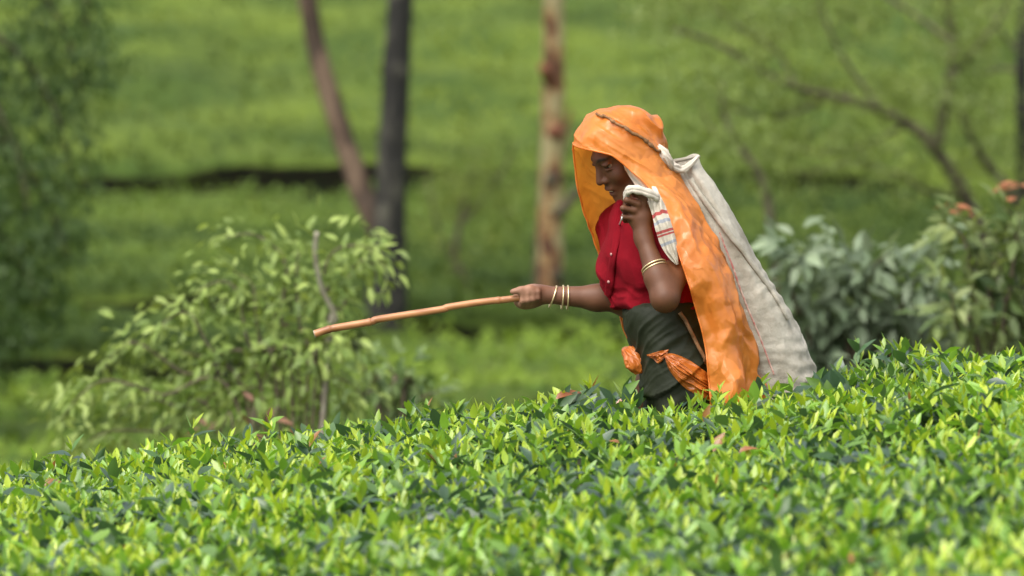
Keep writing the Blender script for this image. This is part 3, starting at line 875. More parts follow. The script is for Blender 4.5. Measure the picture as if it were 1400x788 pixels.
# ------------------------------------------------------------------ signed distance modelling for the figure
class Grid:
    def __init__(s, lo, hi, h):
        s.lo = np.array(lo, float); s.h = h
        s.n = np.ceil((np.array(hi) - s.lo) / h).astype(int) + 1
        s.D = np.full(s.n, 0.3, np.float32)

    def _sub(s, lo, hi):
        a = np.clip(np.floor((np.asarray(lo) - s.lo) / s.h).astype(int), 0, s.n - 1)
        b = np.clip(np.ceil((np.asarray(hi) - s.lo) / s.h).astype(int) + 1, a + 1, s.n)
        ax = [s.lo[k] + s.h * np.arange(a[k], b[k]) for k in range(3)]
        X, Y, Z = np.meshgrid(*ax, indexing='ij', sparse=True)
        return tuple(slice(a[k], b[k]) for k in range(3)), X, Y, Z

    def op(s, fn, lo, hi, k, mode='u'):
        sl, X, Y, Z = s._sub(lo, hi)
        d = fn(X, Y, Z).astype(np.float32)
        D = s.D[sl]
        if mode == 'u':
            h = np.clip(0.5 + 0.5 * (D - d) / k, 0, 1); s.D[sl] = D + (d - D) * h - k * h * (1 - h)
        else:
            h = np.clip(0.5 - 0.5 * (D + d) / k, 0, 1); s.D[sl] = D + (-d - D) * h + k * h * (1 - h)

    def ell(s, c, r, R=None, k=0.02, mode='u'):
        c = np.asarray(c, float); r = np.asarray(r, float)
        R = np.eye(3) if R is None else np.asarray(R)        # rows are the local axes
        m = max(r) + k * 2 + 0.01

        def fn(X, Y, Z):
            x, y, z = X - c[0], Y - c[1], Z - c[2]
            q = [(R[i][0] * x + R[i][1] * y + R[i][2] * z) for i in range(3)]
            k0 = np.sqrt(sum((q[i] / r[i]) ** 2 for i in range(3)))
            k1 = np.sqrt(sum((q[i] / r[i] ** 2) ** 2 for i in range(3)))
            return k0 * (k0 - 1) / np.maximum(k1, 1e-6)
        s.op(fn, c - m, c + m, k, mode)

    def cone(s, a, b, ra, rb, k=0.02, mode='u'):
        a = np.asarray(a, float); b = np.asarray(b, float)
        m = max(ra, rb) + k * 2 + 0.01

        def fn(X, Y, Z):
            ab = b - a
            t = np.clip(((X - a[0]) * ab[0] + (Y - a[1]) * ab[1] + (Z - a[2]) * ab[2]) / (ab @ ab), 0, 1)
            return np.sqrt((X - a[0] - t * ab[0]) ** 2 + (Y - a[1] - t * ab[1]) ** 2 + (Z - a[2] - t * ab[2]) ** 2) - (ra + (rb - ra) * t)
        s.op(fn, np.minimum(a, b) - m, np.maximum(a, b) + m, k, mode)

    def chain(s, pts, rad, k=0.012, mode='u'):
        for i in range(len(pts) - 1):
            s.cone(pts[i], pts[i + 1], rad[i], rad[i + 1], k, mode)

    def plane(s, p, n):                      # keep the side the normal points away from
        p = np.asarray(p, float); n = norm(np.asarray(n, float))
        sl, X, Y, Z = s._sub(s.lo, s.lo + s.n * s.h)
        s.D = np.maximum(s.D, ((X - p[0]) * n[0] + (Y - p[1]) * n[1] + (Z - p[2]) * n[2]).astype(np.float32))

    def nets(s):
        D = s.D; S = D < 0
        nx, ny, nz = D.shape
        mix = np.zeros((nx - 1, ny - 1, nz - 1), bool)
        cnt = np.zeros(mix.shape, np.int8)
        for i in (0, 1):
            for j in (0, 1):
                for k in (0, 1):
                    cnt += S[i:nx - 1 + i, j:ny - 1 + j, k:nz - 1 + k]
        mix = (cnt > 0) & (cnt < 8)
        idx = np.full(mix.shape, -1, np.int64)
        C = np.argwhere(mix)
        idx[mix] = np.arange(len(C))
        acc = np.zeros((len(C), 3)); num = np.zeros(len(C))
        corners = [(i, j, k) for i in (0, 1) for j in (0, 1) for k in (0, 1)]
        val = {c: D[C[:, 0] + c[0], C[:, 1] + c[1], C[:, 2] + c[2]] for c in corners}
        for c in corners:
            for ax in range(3):
                if c[ax] == 0:
                    e = list(c); e[ax] = 1; e = tuple(e)
                    v0, v1 = val[c], val[e]
                    m = (v0 < 0) != (v1 < 0)
                    t = np.where(m, v0 / np.where(m, v0 - v1, 1), 0)
                    p = np.tile(np.array(c, float), (len(C), 1)); p[:, ax] = t
                    acc += p * m[:, None]; num += m
        V = s.lo + s.h * (C + acc / num[:, None])
        F = []
        for ax in range(3):
            sl0 = [slice(1, -1)] * 3; sl1 = [slice(1, -1)] * 3
            sl0[ax] = slice(0, -1); sl1[ax] = slice(1, None)
            a, b = S[tuple(sl0)], S[tuple(sl1)]
            E = np.argwhere(a != b)
            off = np.ones(3, int); off[ax] = 0
            G = E + off
            flip = a[E[:, 0], E[:, 1], E[:, 2]]
            o1, o2 = [(1, 2), (2, 0), (0, 1)][ax]
            def cell(d1, d2):
                q = G.copy(); q[:, o1] -= d1; q[:, o2] -= d2
                return idx[q[:, 0], q[:, 1], q[:, 2]]
            q = np.stack([cell(1, 1), cell(0, 1), cell(0, 0), cell(1, 0)], -1)
            q = np.where(flip[:, None], q, q[:, ::-1])
            F.append(q)
        return V, np.concatenate(F)


def smooth_mesh(V, F, it=2, lam=0.5):
    e = np.concatenate([F[:, [0, 1]], F[:, [1, 2]], F[:, [2, 3]], F[:, [3, 0]]])
    n = len(V)
    for _ in range(it):
        a = np.zeros_like(V); c = np.bincount(e[:, 0], minlength=n) + np.bincount(e[:, 1], minlength=n)
        for k in range(3):
            a[:, k] = np.bincount(e[:, 0], V[e[:, 1], k], n) + np.bincount(e[:, 1], V[e[:, 0], k], n)
        V = V + lam * (a / np.maximum(c, 1)[:, None] - V)
    return V


def vnormals(V, F):
    a = np.cross(V[F[:, 2]] - V[F[:, 0]], V[F[:, 3]] - V[F[:, 1]]) if F.shape[1] == 4 else np.cross(V[F[:, 1]] - V[F[:, 0]], V[F[:, 2]] - V[F[:, 0]])
    N = np.zeros_like(V)
    for c in range(F.shape[1]):
        for k in range(3):
            N[:, k] += np.bincount(F[:, c], a[:, k], len(V))
    return norm(N)


def bvh(V, F):
    return BVHTree.FromPolygons([tuple(v) for v in V], [tuple(int(i) for i in f) for f in F])


def hit(tree, px, py, off=0.0):
    """where the pixel's ray meets a surface"""
    d = Vector(at(px, py, 20.0)) - Vector((0, 0, CZ)); d.normalize()
    loc, nr, i, dist = tree.ray_cast(Vector((0, 0, CZ)), d)
    if loc is None:
        return None, None
    if nr.dot(d) > 0: nr = -nr
    return np.array(loc + nr * off), np.array(nr)


# ------------------------------------------------------------------ the walking person
feet = P(945, 800)
PG = float(ground(feet[0], YP))
person = thing('person', (float(feet[0]), YP, PG),
               'person in crimson shirt wearing an orange plastic sheet over the head, holding out a cane', 'person')

HC = P(852, 208, 0.0)                               # head centre at eye level
yaw, pit = math.radians(24), math.radians(30)
hf = np.array([-math.cos(yaw) * math.cos(pit), -math.sin(yaw) * math.cos(pit), -math.sin(pit)])
hl = norm(np.cross(np.array([0, 0, 1.0]), hf))      # her left, towards the camera
hu = np.cross(hf, hl)
HR = np.stack([hf, hl, hu])
H = lambda f, l, u: HC + hf * f + hl * l + hu * u

ty = math.radians(32)
tf = np.array([-math.cos(ty), -math.sin(ty), 0.0]); tl = np.array([math.sin(ty), -math.cos(ty), 0.0])
hip, neck0 = P(932, 530), P(871, 296)
su = norm(neck0 - hip)
tf2 = norm(tf - su * (tf @ su)); tl2 = np.cross(su, tf2)
TR = np.stack([tf2, tl2, su])
chest, belly = P(886, 358), P(903, 425)
shL, shR = P(936, 338, -0.105), P(848, 314, 0.14)
elL, elR = P(909, 408, -0.265), P(856, 410, 0.06)
wrL, wrR = P(880, 326, -0.185), P(741, 403, 0.045)


def torso(g, inf=0.0, legs=True):
    g.ell(chest, np.array([0.102, 0.140, 0.132]) + inf, TR, 0.03)
    g.ell(belly, np.array([0.090, 0.128, 0.130]) + inf, TR, 0.05)
    g.ell(hip, np.array([0.118, 0.158, 0.125]) + inf, TR, 0.05)
    for sg in (-1, 1):
        g.ell(chest + tf2 * 0.052 + tl2 * 0.058 * sg - su * 0.02, np.array([0.052, 0.062, 0.066]) + inf, TR, 0.03)
    g.cone(shL, shR, 0.046 + inf, 0.046 + inf, 0.04)
    g.cone(chest + su * 0.07, neck0, 0.070 + inf, 0.046 + inf, 0.04)


lo = np.array([P(690, 500)[0], YP - 0.40, PG - 0.02]); hi = np.array([P(1010, 500)[0], YP + 0.34, P(850, 130)[2]])
g = Grid(lo, hi, 0.0037)
torso(g)
# neck and head
g.cone(neck0, H(-0.025, 0, -0.085), 0.055, 0.050, 0.03)
g.ell(H(-0.012, 0, 0.030), (0.087, 0.070, 0.074), HR, 0.02)
g.ell(H(0.030, 0, -0.040), (0.058, 0.057, 0.080), HR, 0.03)
g.ell(H(0.052, 0, -0.100), (0.030, 0.032, 0.021), HR, 0.03)
g.cone(H(0.035, 0.045, -0.088), H(-0.02, 0.062, -0.045), 0.014, 0.016, 0.025)
g.cone(H(0.035, -0.045, -0.088), H(-0.02, -0.062, -0.045), 0.014, 0.016, 0.025)
g.ell(H(0.070, 0, 0.022), (0.018, 0.046, 0.012), HR, 0.018)
for sg in (-1, 1):
    g.ell(H(0.056, 0.036 * sg, -0.036), (0.024, 0.022, 0.020), HR, 0.02)
    g.ell(H(0.092, 0.033 * sg, 0.000), (0.016, 0.019, 0.0115), HR, 0.010, 's')
    g.ell(H(-0.012, 0.074 * sg, -0.012), (0.017, 0.009, 0.030), HR, 0.008)
# lids, nose, lips
for sg in (-1, 1):
    g.ell(H(0.074, 0.032 * sg, 0.0065), (0.0130, 0.018, 0.0068), HR, 0.004)
    g.ell(H(0.073, 0.032 * sg, -0.0095), (0.0115, 0.015, 0.0035), HR, 0.004)
g.cone(H(0.083, 0, 0.010), H(0.103, 0, -0.036), 0.0075, 0.0105, 0.012)
for sg in (-1, 1):
    g.ell(H(0.089, 0.0125 * sg, -0.040), (0.011, 0.0085, 0.0085), HR, 0.007)
    g.ell(H(0.093, 0.009 * sg, -0.0495), (0.005, 0.0040, 0.0035), HR, 0.003, 's')
g.ell(H(0.081, 0, -0.066), (0.012, 0.024, 0.012), HR, 0.015)
g.ell(H(0.088, 0, -0.0655), (0.0095, 0.020, 0.0058), HR, 0.006)
g.ell(H(0.082, 0, -0.0850), (0.0095, 0.019, 0.0065), HR, 0.006)
g.ell(H(0.091, 0, -0.0752), (0.014, 0.0190, 0.0046), HR, 0.003, 's')
# arms
g.chain([shL, elL], [0.044, 0.036], 0.025)
g.chain([elL, elL + (wrL - elL) * 0.35, wrL], [0.0345, 0.0330, 0.0225], 0.025)
g.chain([shR, elR], [0.048, 0.041], 0.03)
g.chain([elR, elR + (wrR - elR) * 0.35, wrR], [0.037, 0.0335, 0.0222], 0.025)
# her left hand, closed on the head cloth: back of the hand to the camera
g.cone(wrL, P(876, 300, -0.175), 0.024, 0.027, 0.02)
g.ell(P(874, 292, -0.175), (0.040, 0.021, 0.036), norm(np.array([[0.35, 0, 1.0], [0.2, -1, 0], [1.0, 0.2, -0.35]])), 0.015)
FINL = [((881, 272, -0.188), (866, 262, -0.200), (868, 266, -0.165), (880, 270, -0.155), 0.0088),
        ((872, 279, -0.195), (857, 274, -0.205), (859, 279, -0.168), (872, 282, -0.158), 0.0090),
        ((867, 288, -0.195), (852, 285, -0.203), (855, 291, -0.168), (868, 292, -0.158), 0.0085),
        ((864, 298, -0.190), (852, 297, -0.196), (855, 302, -0.168), (866, 302, -0.160), 0.0074)]
for a_, b_, c_, d_, r_ in FINL:
    g.chain([P(877, 300, -0.175), P(*a_), P(*b_), P(*c_), P(*d_)], [0.012, r_ * 1.12, r_, r_ * 0.92, r_ * 0.8], 0.004)
g.chain([P(886, 308, -0.165), P(888, 288, -0.150), P(880, 270, -0.148), P(868, 262, -0.152)], [0.014, 0.0115, 0.0098, 0.0082], 0.006)
# her right hand, palm up round the cane
CT, CH = P(430, 457, -0.02), P(706, 408, 0.020)
cdir = norm(CH - CT)
CE = CH + cdir * 0.055                                # cane end inside the fist
cn1 = norm(np.cross(cdir, np.array([0, 1.0, 0])))     # up
if cn1[2] < 0: cn1 = -cn1
cn2 = np.array([0, 1.0, 0]) - cdir * cdir[1]; cn2 = norm(cn2)
g.chain([wrR, P(728, 404, 0.045), P(716, 410, 0.046)], [0.0225, 0.027, 0.024], 0.02)
g.ell(P(720, 413, 0.044), (0.034, 0.020, 0.018), None, 0.015)
for q, (sx_, rr) in enumerate([(0.000, 0.0084), (0.0150, 0.0090), (0.0300, 0.0086), (0.0440, 0.0074)]):
    c0 = CH + cdir * (sx_ + 0.004)
    R_ = 0.0105 + rr
    pts = []
    for a_ in (150, 215, 270, 330, 385, 420):           # far side, under, near side, over the top
        an = math.radians(a_)
        sk = cdir * (0.010 * (a_ - 150) / 270 * 1.6)
        pts.append(c0 + cn2 * (-math.sin(math.radians(a_ - 90)) * -1) * 0 + (cn2 * math.cos(an - math.pi) * -1 * -1 + cn1 * math.sin(an)) * R_ + sk)
    g.chain([P(720, 412, 0.05)] + pts, [0.011, rr * 1.15, rr * 1.1, rr * 1.05, rr, rr * 0.92, rr * 0.8], 0.003)
g.chain([P(736, 399, 0.030), P(724, 396, 0.012), P(712, 397, 0.006), P(701, 399, 0.004)], [0.017, 0.0125, 0.0100, 0.0080], 0.008)
# legs and bare feet below the wrap
for sg, kx, fx in ((1, 905, 935), (-1, 965, 1000)):
    h0 = hip + tl2 * 0.075 * sg - su * 0.04
    kn = P(kx, 660, -0.09 * sg); an = P(fx, 0, -0.09 * sg); an[2] = PG + 0.075
    g.chain([h0, kn, an], [0.085, 0.056, 0.036], 0.03)
    g.chain([an, an + np.array([-0.02, 0, -0.045]), an + np.array([-0.15, -0.03, -0.055])], [0.036, 0.030, 0.020], 0.02)
BV, BF = g.nets()
BV = smooth_mesh(BV, BF, 1, 0.4)
hd = (BV - HC) @ HR.T
skin = np.tile([0.118, 0.046, 0.0205], (len(BV), 1))
lipm = np.exp(-((hd[:, 1] / 0.022) ** 4)) * np.exp(-(((hd[:, 2] + 0.074) / 0.0135) ** 4)) * (hd[:, 0] > 0.082)
skin = skin + lipm[:, None] * (np.array([0.14, 0.052, 0.040]) - skin) * 0.7
fa = (BV - HC) @ hf
isface = np.linalg.norm(hd, axis=1) < 0.15
skin = np.where(isface[:, None], skin * 1.0, skin)
# paler forearm towards the wrist, then paler palm side of the outstretched hand
fm = sstep(P(870, 0)[0], P(740, 0)[0], BV[:, 0]) * (np.abs(BV[:, 2] - P(780, 403)[2]) < 0.06)
skin = skin + fm[:, None] * (np.array([0.20, 0.095, 0.058]) - skin) * 0.6
pm = sstep(P(742, 400)[0], P(722, 400)[0], BV[:, 0]) * (BV[:, 1] < YP + 0.045)
skin = skin + pm[:, None] * (np.array([0.34, 0.175, 0.11]) - skin) * 0.85
brow = np.zeros(len(BV))
for sg in (-1, 1):
    q = (hd[:, 1] * sg - 0.033) / 0.022; brow = np.maximum(brow, np.exp(-q ** 4) * np.exp(-((hd[:, 2] - 0.024 + 0.006 * q ** 2) / 0.0042) ** 4) * (hd[:, 0] > 0.05))
skin = skin + brow[:, None] * (np.array([0.012, 0.009, 0.008]) - skin) * 0.9
obj('body', mesh('body', BV, BF, skin), M['skin'], person)
del g


def ball(c, r, nu=16, nv=12):
    th = np.linspace(0, np.pi, nv); ph = np.linspace(0, 2 * np.pi, nu, endpoint=False)
    V = np.stack([np.sin(th)[:, None] * np.cos(ph), np.sin(th)[:, None] * np.sin(ph), np.cos(th)[:, None] + 0 * ph], -1).reshape(-1, 3)
    return np.asarray(c) + V * r, grid_faces(nv, nu, True)


for sg in (-1, 1):
    V, F = ball(H(0.0655, 0.0325 * sg, 0.000), 0.0122, 24, 18)
    q = ((V - H(0.0655, 0.0325 * sg, 0.0)) / 0.0122) @ HR.T
    iris = (q[:, 0] - 0.30 * q[:, 2] > 0.76)
    c = np.where(iris[:, None], np.array([0.012, 0.007, 0.005]), np.array([0.22, 0.18, 0.15]))
    obj('eye', mesh('eye', V, F, c), M['eye_white'], person)
V, F = ball((0, 0, 0), 1.0, 20, 10)
V = H(0.0805, 0, -0.0728) + (V * np.array([0.0105, 0.0165, 0.0050])) @ HR
obj('teeth', mesh('teeth', V, F), M['teeth'], person)

# hair drawn back under the hood
g = Grid(HC - 0.17, HC + 0.17, 0.004)
g.ell(H(-0.016, 0, 0.032), (0.089, 0.077, 0.078), HR, 0.01)
g.ell(H(-0.075, 0, -0.02), (0.035, 0.045, 0.045), HR, 0.03)
g.ell(H(0.085, 0, -0.055), (0.062, 0.085, 0.112), HR, 0.008, 's')
V, F = g.nets()
V = V + vnormals(V, F) * (0.0025 * vnoise(V * np.array([160, 160, 40]), 3))[:, None]
obj('hair', mesh('hair', V, F), M['hair'], person)

# ------------------------------------------------------------------ shirt
def red_cloth(m, N, L, b, tc):
    wv = N.new('ShaderNodeTexWave'); wv.inputs['Scale'].default_value = 260; wv.inputs['Distortion'].default_value = 1.5
    nz = N.new('ShaderNodeTexNoise'); nz.inputs['Scale'].default_value = 38; nz.inputs['Detail'].default_value = 6
    L.new(tc.outputs['Object'], wv.inputs['Vector']); L.new(tc.outputs['Object'], nz.inputs['Vector'])
    ad = N.new('ShaderNodeMath'); ad.operation = 'MULTIPLY_ADD'; ad.inputs[1].default_value = 0.15
    L.new(wv.outputs['Fac'], ad.inputs[0]); L.new(nz.outputs['Fac'], ad.inputs[2])
    bp = N.new('ShaderNodeBump'); bp.inputs['Strength'].default_value = 0.5; bp.inputs['Distance'].default_value = 0.006
    L.new(ad.outputs[0], bp.inputs['Height']); L.new(bp.outputs[0], b.inputs['Normal'])


M['red'] = mat('crimson_cloth', (0.215, 0.005, 0.012), 0.85, spec=0.1, var=(16, (0.165, 0.003, 0.009), 0.2), build=red_cloth)
lo = np.array([P(790, 500)[0], YP - 0.36, P(900, 470)[2]]); hi = np.array([P(985, 500)[0], YP + 0.30, P(850, 262)[2]])
g = Grid(lo, hi, 0.0036)
torso(g, 0.013)
g.ell(belly + tf2 * 0.008 + su * 0.040, (0.112, 0.158, 0.060), TR, 0.03)           # blousing above the waist
g.cone(shL, shL + (elL - shL) * 0.30, 0.056, 0.052, 0.03)
g.cone(shR, shR + (elR - shR) * 0.75, 0.066, 0.060, 0.03)
nk = norm(H(-0.025, 0, -0.085) - neck0)
g.cone(neck0 - nk * 0.02 + tf2 * 0.004, neck0 + nk * 0.012 + tf2 * 0.004, 0.070, 0.064, 0.012)       # collar
g.cone(neck0 - nk * 0.05, neck0 + nk * 0.14, 0.054, 0.058, 0.006, 's')
g.cone(P(851, 278, -0.055), P(844, 336, -0.085), 0.024, 0.005, 0.004, 's')
g.ell(belly - su * 0.01, (0.106, 0.150, 0.045), TR, 0.03)
g.plane(P(895, 427), np.array([-0.10, 0, -1.0]))
SV_, SF_ = g.nets()
SV_ = smooth_mesh(SV_, SF_, 2, 0.5)
N_ = vnormals(SV_, SF_)
q = (SV_ - belly) @ TR.T
low = sstep(0.11, 0.02, q[:, 2])
wq = q + 0.03 * np.stack([vnoise(q * 11, 61), vnoise(q * 11, 62), vnoise(q * 11, 63)], -1)
dsp = 0.020 * low * (0.5 - 1.6 * np.abs(vnoise(wq * np.array([7, 7, 30]) + 0.4 * q[:, [1, 1, 1]], 5))) \
    + 0.010 * fbm(wq * np.array([14, 14, 7]), 2, 6) + 0.009 * (0.5 - np.abs(vnoise(wq @ np.array([[12, 0, 10], [0, 12, 14], [9, 4, 16]]), 9)))
dsp = dsp + 0.007 * creases(q, 5, 11.0, 301, 0.03)
SV_ = SV_ + N_ * dsp[:, None]
shirt = obj('shirt', mesh('shirt', SV_, SF_), M['red'], person)
sh_t = bvh(SV_, SF_)


def ribbon_on(tree, name, pts, width, matl, parent, off=0.003, thick=0.003, n=40):
    """a band laid on a surface along pixel points"""
    pp = catmull(np.asarray(pts, float), n)
    C, Nn = [], []
    for x, y in pp:
        h_, nr_ = hit(tree, x, y, off)
        if h_ is not None: C.append(h_); Nn.append(nr_)
    C, Nn = np.array(C), np.array(Nn)
    for _ in range(2):
        C[1:-1] = (C[:-2] + C[1:-1] * 2 + C[2:]) / 4; Nn[1:-1] = (Nn[:-2] + Nn[1:-1] * 2 + Nn[2:]) / 4
    Nn = norm(Nn)
    T = norm(np.gradient(C, axis=0)); S_ = norm(np.cross(T, Nn))
    wd = np.broadcast_to(np.asarray(width, float), (len(C),)) / 2
    prof = [(-1, -0.6), (-1, 0.5), (-0.5, 1), (0.5, 1), (1, 0.5), (1, -0.6)]
    V = np.stack([C + S_ * (a_ * wd)[:, None] + Nn * b_ * thick for a_, b_ in prof], 1).reshape(-1, 3)
    return obj(name, mesh(name, V, grid_faces(len(C), 6, True)), matl, parent)


pk = ribbon_on(sh_t, 'placket', [(845, 318), (841, 340), (838, 362), (834, 388), (832, 405)], 0.026, M['red'], shirt, 0.003, 0.003)
for (x, y) in [(834, 385), (839, 348)]:
    c_, n_ = hit(sh_t, x, y, 0.009)
    V, F = ball((0, 0, 0), 1.0, 12, 8)
    t_ = norm(np.cross(n_, [0, 0, 1.0])); u_ = np.cross(n_, t_)
    V = c_ + (V * np.array([0.0042, 0.0042, 0.002])) @ np.stack([t_, u_, n_])
    obj('button', mesh('button', V, F), M['button'], shirt)
M['silver'] = mat('silver', (0.6, 0.6, 0.58), 0.35)
bd_t = bvh(BV, BF)
cc_ = [hit(bd_t, x, y, 0.003)[0] for x, y in [(852, 292), (850, 300), (848, 308), (846, 318)]]
tube('necklace', catmull(cc_, 16), 0.0022, M['silver'], person, 6)

# ------------------------------------------------------------------ generalised draped tubes
def sections(sl, n):
    return catmull(np.asarray(sl, float), n)


def sect_pt(S, th, ex):
    """S rows: Fx Fy Bx By dc b ; th 0 = front (left), 90 = near side"""
    c, s_ = np.cos(th), np.sin(th)
    cc = np.sign(c) * np.abs(c) ** (2 / ex); ss = np.sign(s_) * np.abs(s_) ** (2 / ex)
    px = (S[:, 0] + S[:, 2])[:, None] / 2 + (S[:, 0] - S[:, 2])[:, None] / 2 * cc
    py = (S[:, 1] + S[:, 3])[:, None] / 2 + (S[:, 1] - S[:, 3])[:, None] / 2 * cc
    d = S[:, 4][:, None] - S[:, 5][:, None] * ss
    return P(px, py, d)


# dark wrap
def dark_cloth(m, N, L, b, tc):
    nz = N.new('ShaderNodeTexNoise'); nz.inputs['Scale'].default_value = 30; nz.inputs['Detail'].default_value = 5
    L.new(tc.outputs['Object'], nz.inputs['Vector'])
    bp = N.new('ShaderNodeBump'); bp.inputs['Strength'].default_value = 0.5; bp.inputs['Distance'].default_value = 0.006
    L.new(nz.outputs['Fac'], bp.inputs['Height']); L.new(bp.outputs[0], b.inputs['Normal'])


M['wrap'] = mat('dark_wrap', (0.013, 0.0165, 0.008), 0.6, spec=0.2, var=(9, (0.021, 0.025, 0.013), 0.25), build=dark_cloth)
SK = [(858, 417, 956, 412, 0, 0.140), (853, 425, 964, 420, 0, 0.162), (853, 440, 970, 438, 0, 0.175), (861, 465, 978, 462, 0, 0.182), (871, 490, 986, 490, 0, 0.190), (877, 515, 992, 515, 0, 0.195),
      (880, 550, 1000, 550, 0, 0.200), (878, 640, 1006, 640, 0, 0.205), (872, 740, 1016, 740, 0, 0.22), (868, 812, 1022, 812, 0, 0.23)]
nt, nth = 150, 200
S = sections(SK, nt); th = np.tile(np.linspace(0, 2 * np.pi, nth, endpoint=False), (nt, 1))
KV = sect_pt(S, th, 2.3).reshape(-1, 3)
KF = grid_faces(nt, nth, True)[:, ::-1]
KN = vnormals(KV, KF)
q = (KV - hip) @ TR.T
upper = sstep(-0.02, 0.06, q[:, 2] + 0.25 * q[:, 0])
tt = np.repeat(np.linspace(0, 1, nt), nth)
diag = q[:, 2] * 1.0 + 0.32 * q[:, 0] - 0.15 * q[:, 1]
wq = q + 0.035 * np.stack([vnoise(q * 8, 71), vnoise(q * 8, 72), vnoise(q * 8, 73)], -1)
dg2 = wq[:, 2] + 0.45 * wq[:, 0] - 0.2 * wq[:, 1]
dsp = upper * (0.009 * (0.45 - np.abs(vnoise(np.stack([wq[:, 0] * 5, wq[:, 1] * 5, dg2 * 24], -1), 3))) + 0.0035 * (0.4 - np.abs(vnoise(np.stack([wq[:, 0] * 9, wq[:, 1] * 9, dg2 * 55], -1), 4)))) \
    + (1 - upper) * (0.008 * np.sin(th.ravel() * 7 + 3 * vnoise(q * np.array([5, 5, 1.5]), 5)) + 0.006 * vnoise(q * np.array([20, 20, 5]), 6))
edge = diag - 0.045 - 0.012 * vnoise(q * 8, 12)                      # the overlapping upper wrap ends in a lip
dsp = dsp + np.where(edge > 0, 0.012 * np.exp(-edge / 0.06), -0.002) + 0.004 * fbm(q * 26, 2, 14)
KV = KV + KN * dsp[:, None]
wrap = obj('wrap_skirt', mesh('wrap_skirt', KV, KF), M['wrap'], person)
wr_t = bvh(KV, KF)

# ------------------------------------------------------------------ orange plastic sheet
def plastic(m, N, L, b, tc):
    b.inputs['Coat Weight'].default_value = 0.15
    b.inputs['Coat Roughness'].default_value = 0.3
    vo = N.new('ShaderNodeTexVoronoi'); vo.feature = 'DISTANCE_TO_EDGE'; vo.inputs['Scale'].default_value = 17
    nz = N.new('ShaderNodeTexNoise'); nz.noise_type = 'RIDGED_MULTIFRACTAL'; nz.inputs['Scale'].default_value = 17; nz.inputs['Detail'].default_value = 3; nz.inputs['Distortion'].default_value = 0.8
    n2 = N.new('ShaderNodeTexNoise'); n2.inputs['Scale'].default_value = 8
    mx = N.new('ShaderNodeMix'); mx.data_type = 'VECTOR'; mx.inputs['Factor'].default_value = 0.12
    L.new(tc.outputs['Object'], n2.inputs['Vector'])
    L.new(tc.outputs['Object'], mx.inputs['A']); L.new(n2.outputs['Color'], mx.inputs['B'])
    L.new(mx.outputs['Result'], vo.inputs['Vector']); L.new(tc.outputs['Object'], nz.inputs['Vector'])
    ad = N.new('ShaderNodeMath'); ad.operation = 'MULTIPLY_ADD'; ad.inputs[1].default_value = 0.5
    L.new(vo.outputs['Distance'], ad.inputs[0]); L.new(nz.outputs['Fac'], ad.inputs[2])
    bp = N.new('ShaderNodeBump'); bp.inputs['Strength'].default_value = 0.45; bp.inputs['Distance'].default_value = 0.0045
    L.new(ad.outputs[0], bp.inputs['Height'])
    # crinkled film: small facets, each tilted its own way
    geo = N.new('ShaderNodeNewGeometry')
    cur = geo.outputs['Normal']
    for sc_, st_ in ((21.0, 0.34), (52.0, 0.24)):
        vf = N.new('ShaderNodeTexVoronoi'); vf.feature = 'F1'; vf.inputs['Scale'].default_value = sc_
        L.new(mx.outputs['Result'], vf.inputs['Vector'])
        sb = N.new('ShaderNodeVectorMath'); sb.operation = 'SUBTRACT'; sb.inputs[1].default_value = (0.5, 0.5, 0.5)
        L.new(vf.outputs['Color'], sb.inputs[0])
        ml = N.new('ShaderNodeVectorMath'); ml.operation = 'MULTIPLY_ADD'; ml.inputs[1].default_value = (st_, st_, st_)
        L.new(sb.outputs[0], ml.inputs[0]); L.new(cur, ml.inputs[2])
        nn = N.new('ShaderNodeVectorMath'); nn.operation = 'NORMALIZE'
        L.new(ml.outputs[0], nn.inputs[0]); cur = nn.outputs[0]
    L.new(cur, bp.inputs['Normal']); L.new(bp.outputs[0], b.inputs['Normal'])


M['plastic'] = mat('orange_plastic', (0.84, 0.305, 0.058), 0.34, trans=0.42, trans_tint=(1.2, 1.3, 0.8), spec=0.75, var=(7, (0.78, 0.240, 0.034), 0.2), build=plastic)
SH = [(858, 144, 862, 144, 0, 0.004), (836, 146, 882, 150, 0, 0.055), (810, 157, 899, 163, 0, 0.095), (791, 180, 911, 188, 0, 0.113), (783, 204, 914, 211, 0, 0.120), (784, 232, 925, 238, 0, 0.128),
      (790, 266, 944, 264, 0, 0.165), (800, 302, 966, 298, 0, 0.205), (813, 336, 985, 334, 0, 0.228), (824, 368, 999, 376, 0, 0.238), (838, 404, 1011, 420, 0, 0.238), (850, 440, 1020, 452, 0, 0.240),
      (866, 480, 1028, 486, 0, 0.240), (880, 512, 1034, 520, 0, 0.238), (890, 572, 1040, 576, 0, 0.235)]
HEMN = [(800, 199), (812, 201), (835, 211), (852, 224), (868, 240), (893, 266), (905, 289), (922, 330), (934, 368), (944, 400), (956, 438), (964, 470), (968, 505), (973, 570)]
nt, nth = 360, 260
SD = sections(SH, 1500)
tq = np.linspace(0, 1, 1500)
EXP = 2.0 + 0.9 * sstep(0.30, 0.60, tq)


def project_hem(h):
    F_, B_ = SD[:, :2], SD[:, 2:4]
    ab = B_ - F_
    f = ((np.array(h) - F_) * ab).sum(1) / np.maximum((ab ** 2).sum(1), 1e-6)
    dist = np.linalg.norm(F_ + ab * f[:, None] - np.array(h), axis=1) + 1000 * ((f < -0.02) | (f > 1))
    # perpendicular foot inside the slice: take the slice whose line passes closest
    i = np.argmin(dist)
    return tq[i], float(np.clip(f[i], 0.0, 1))


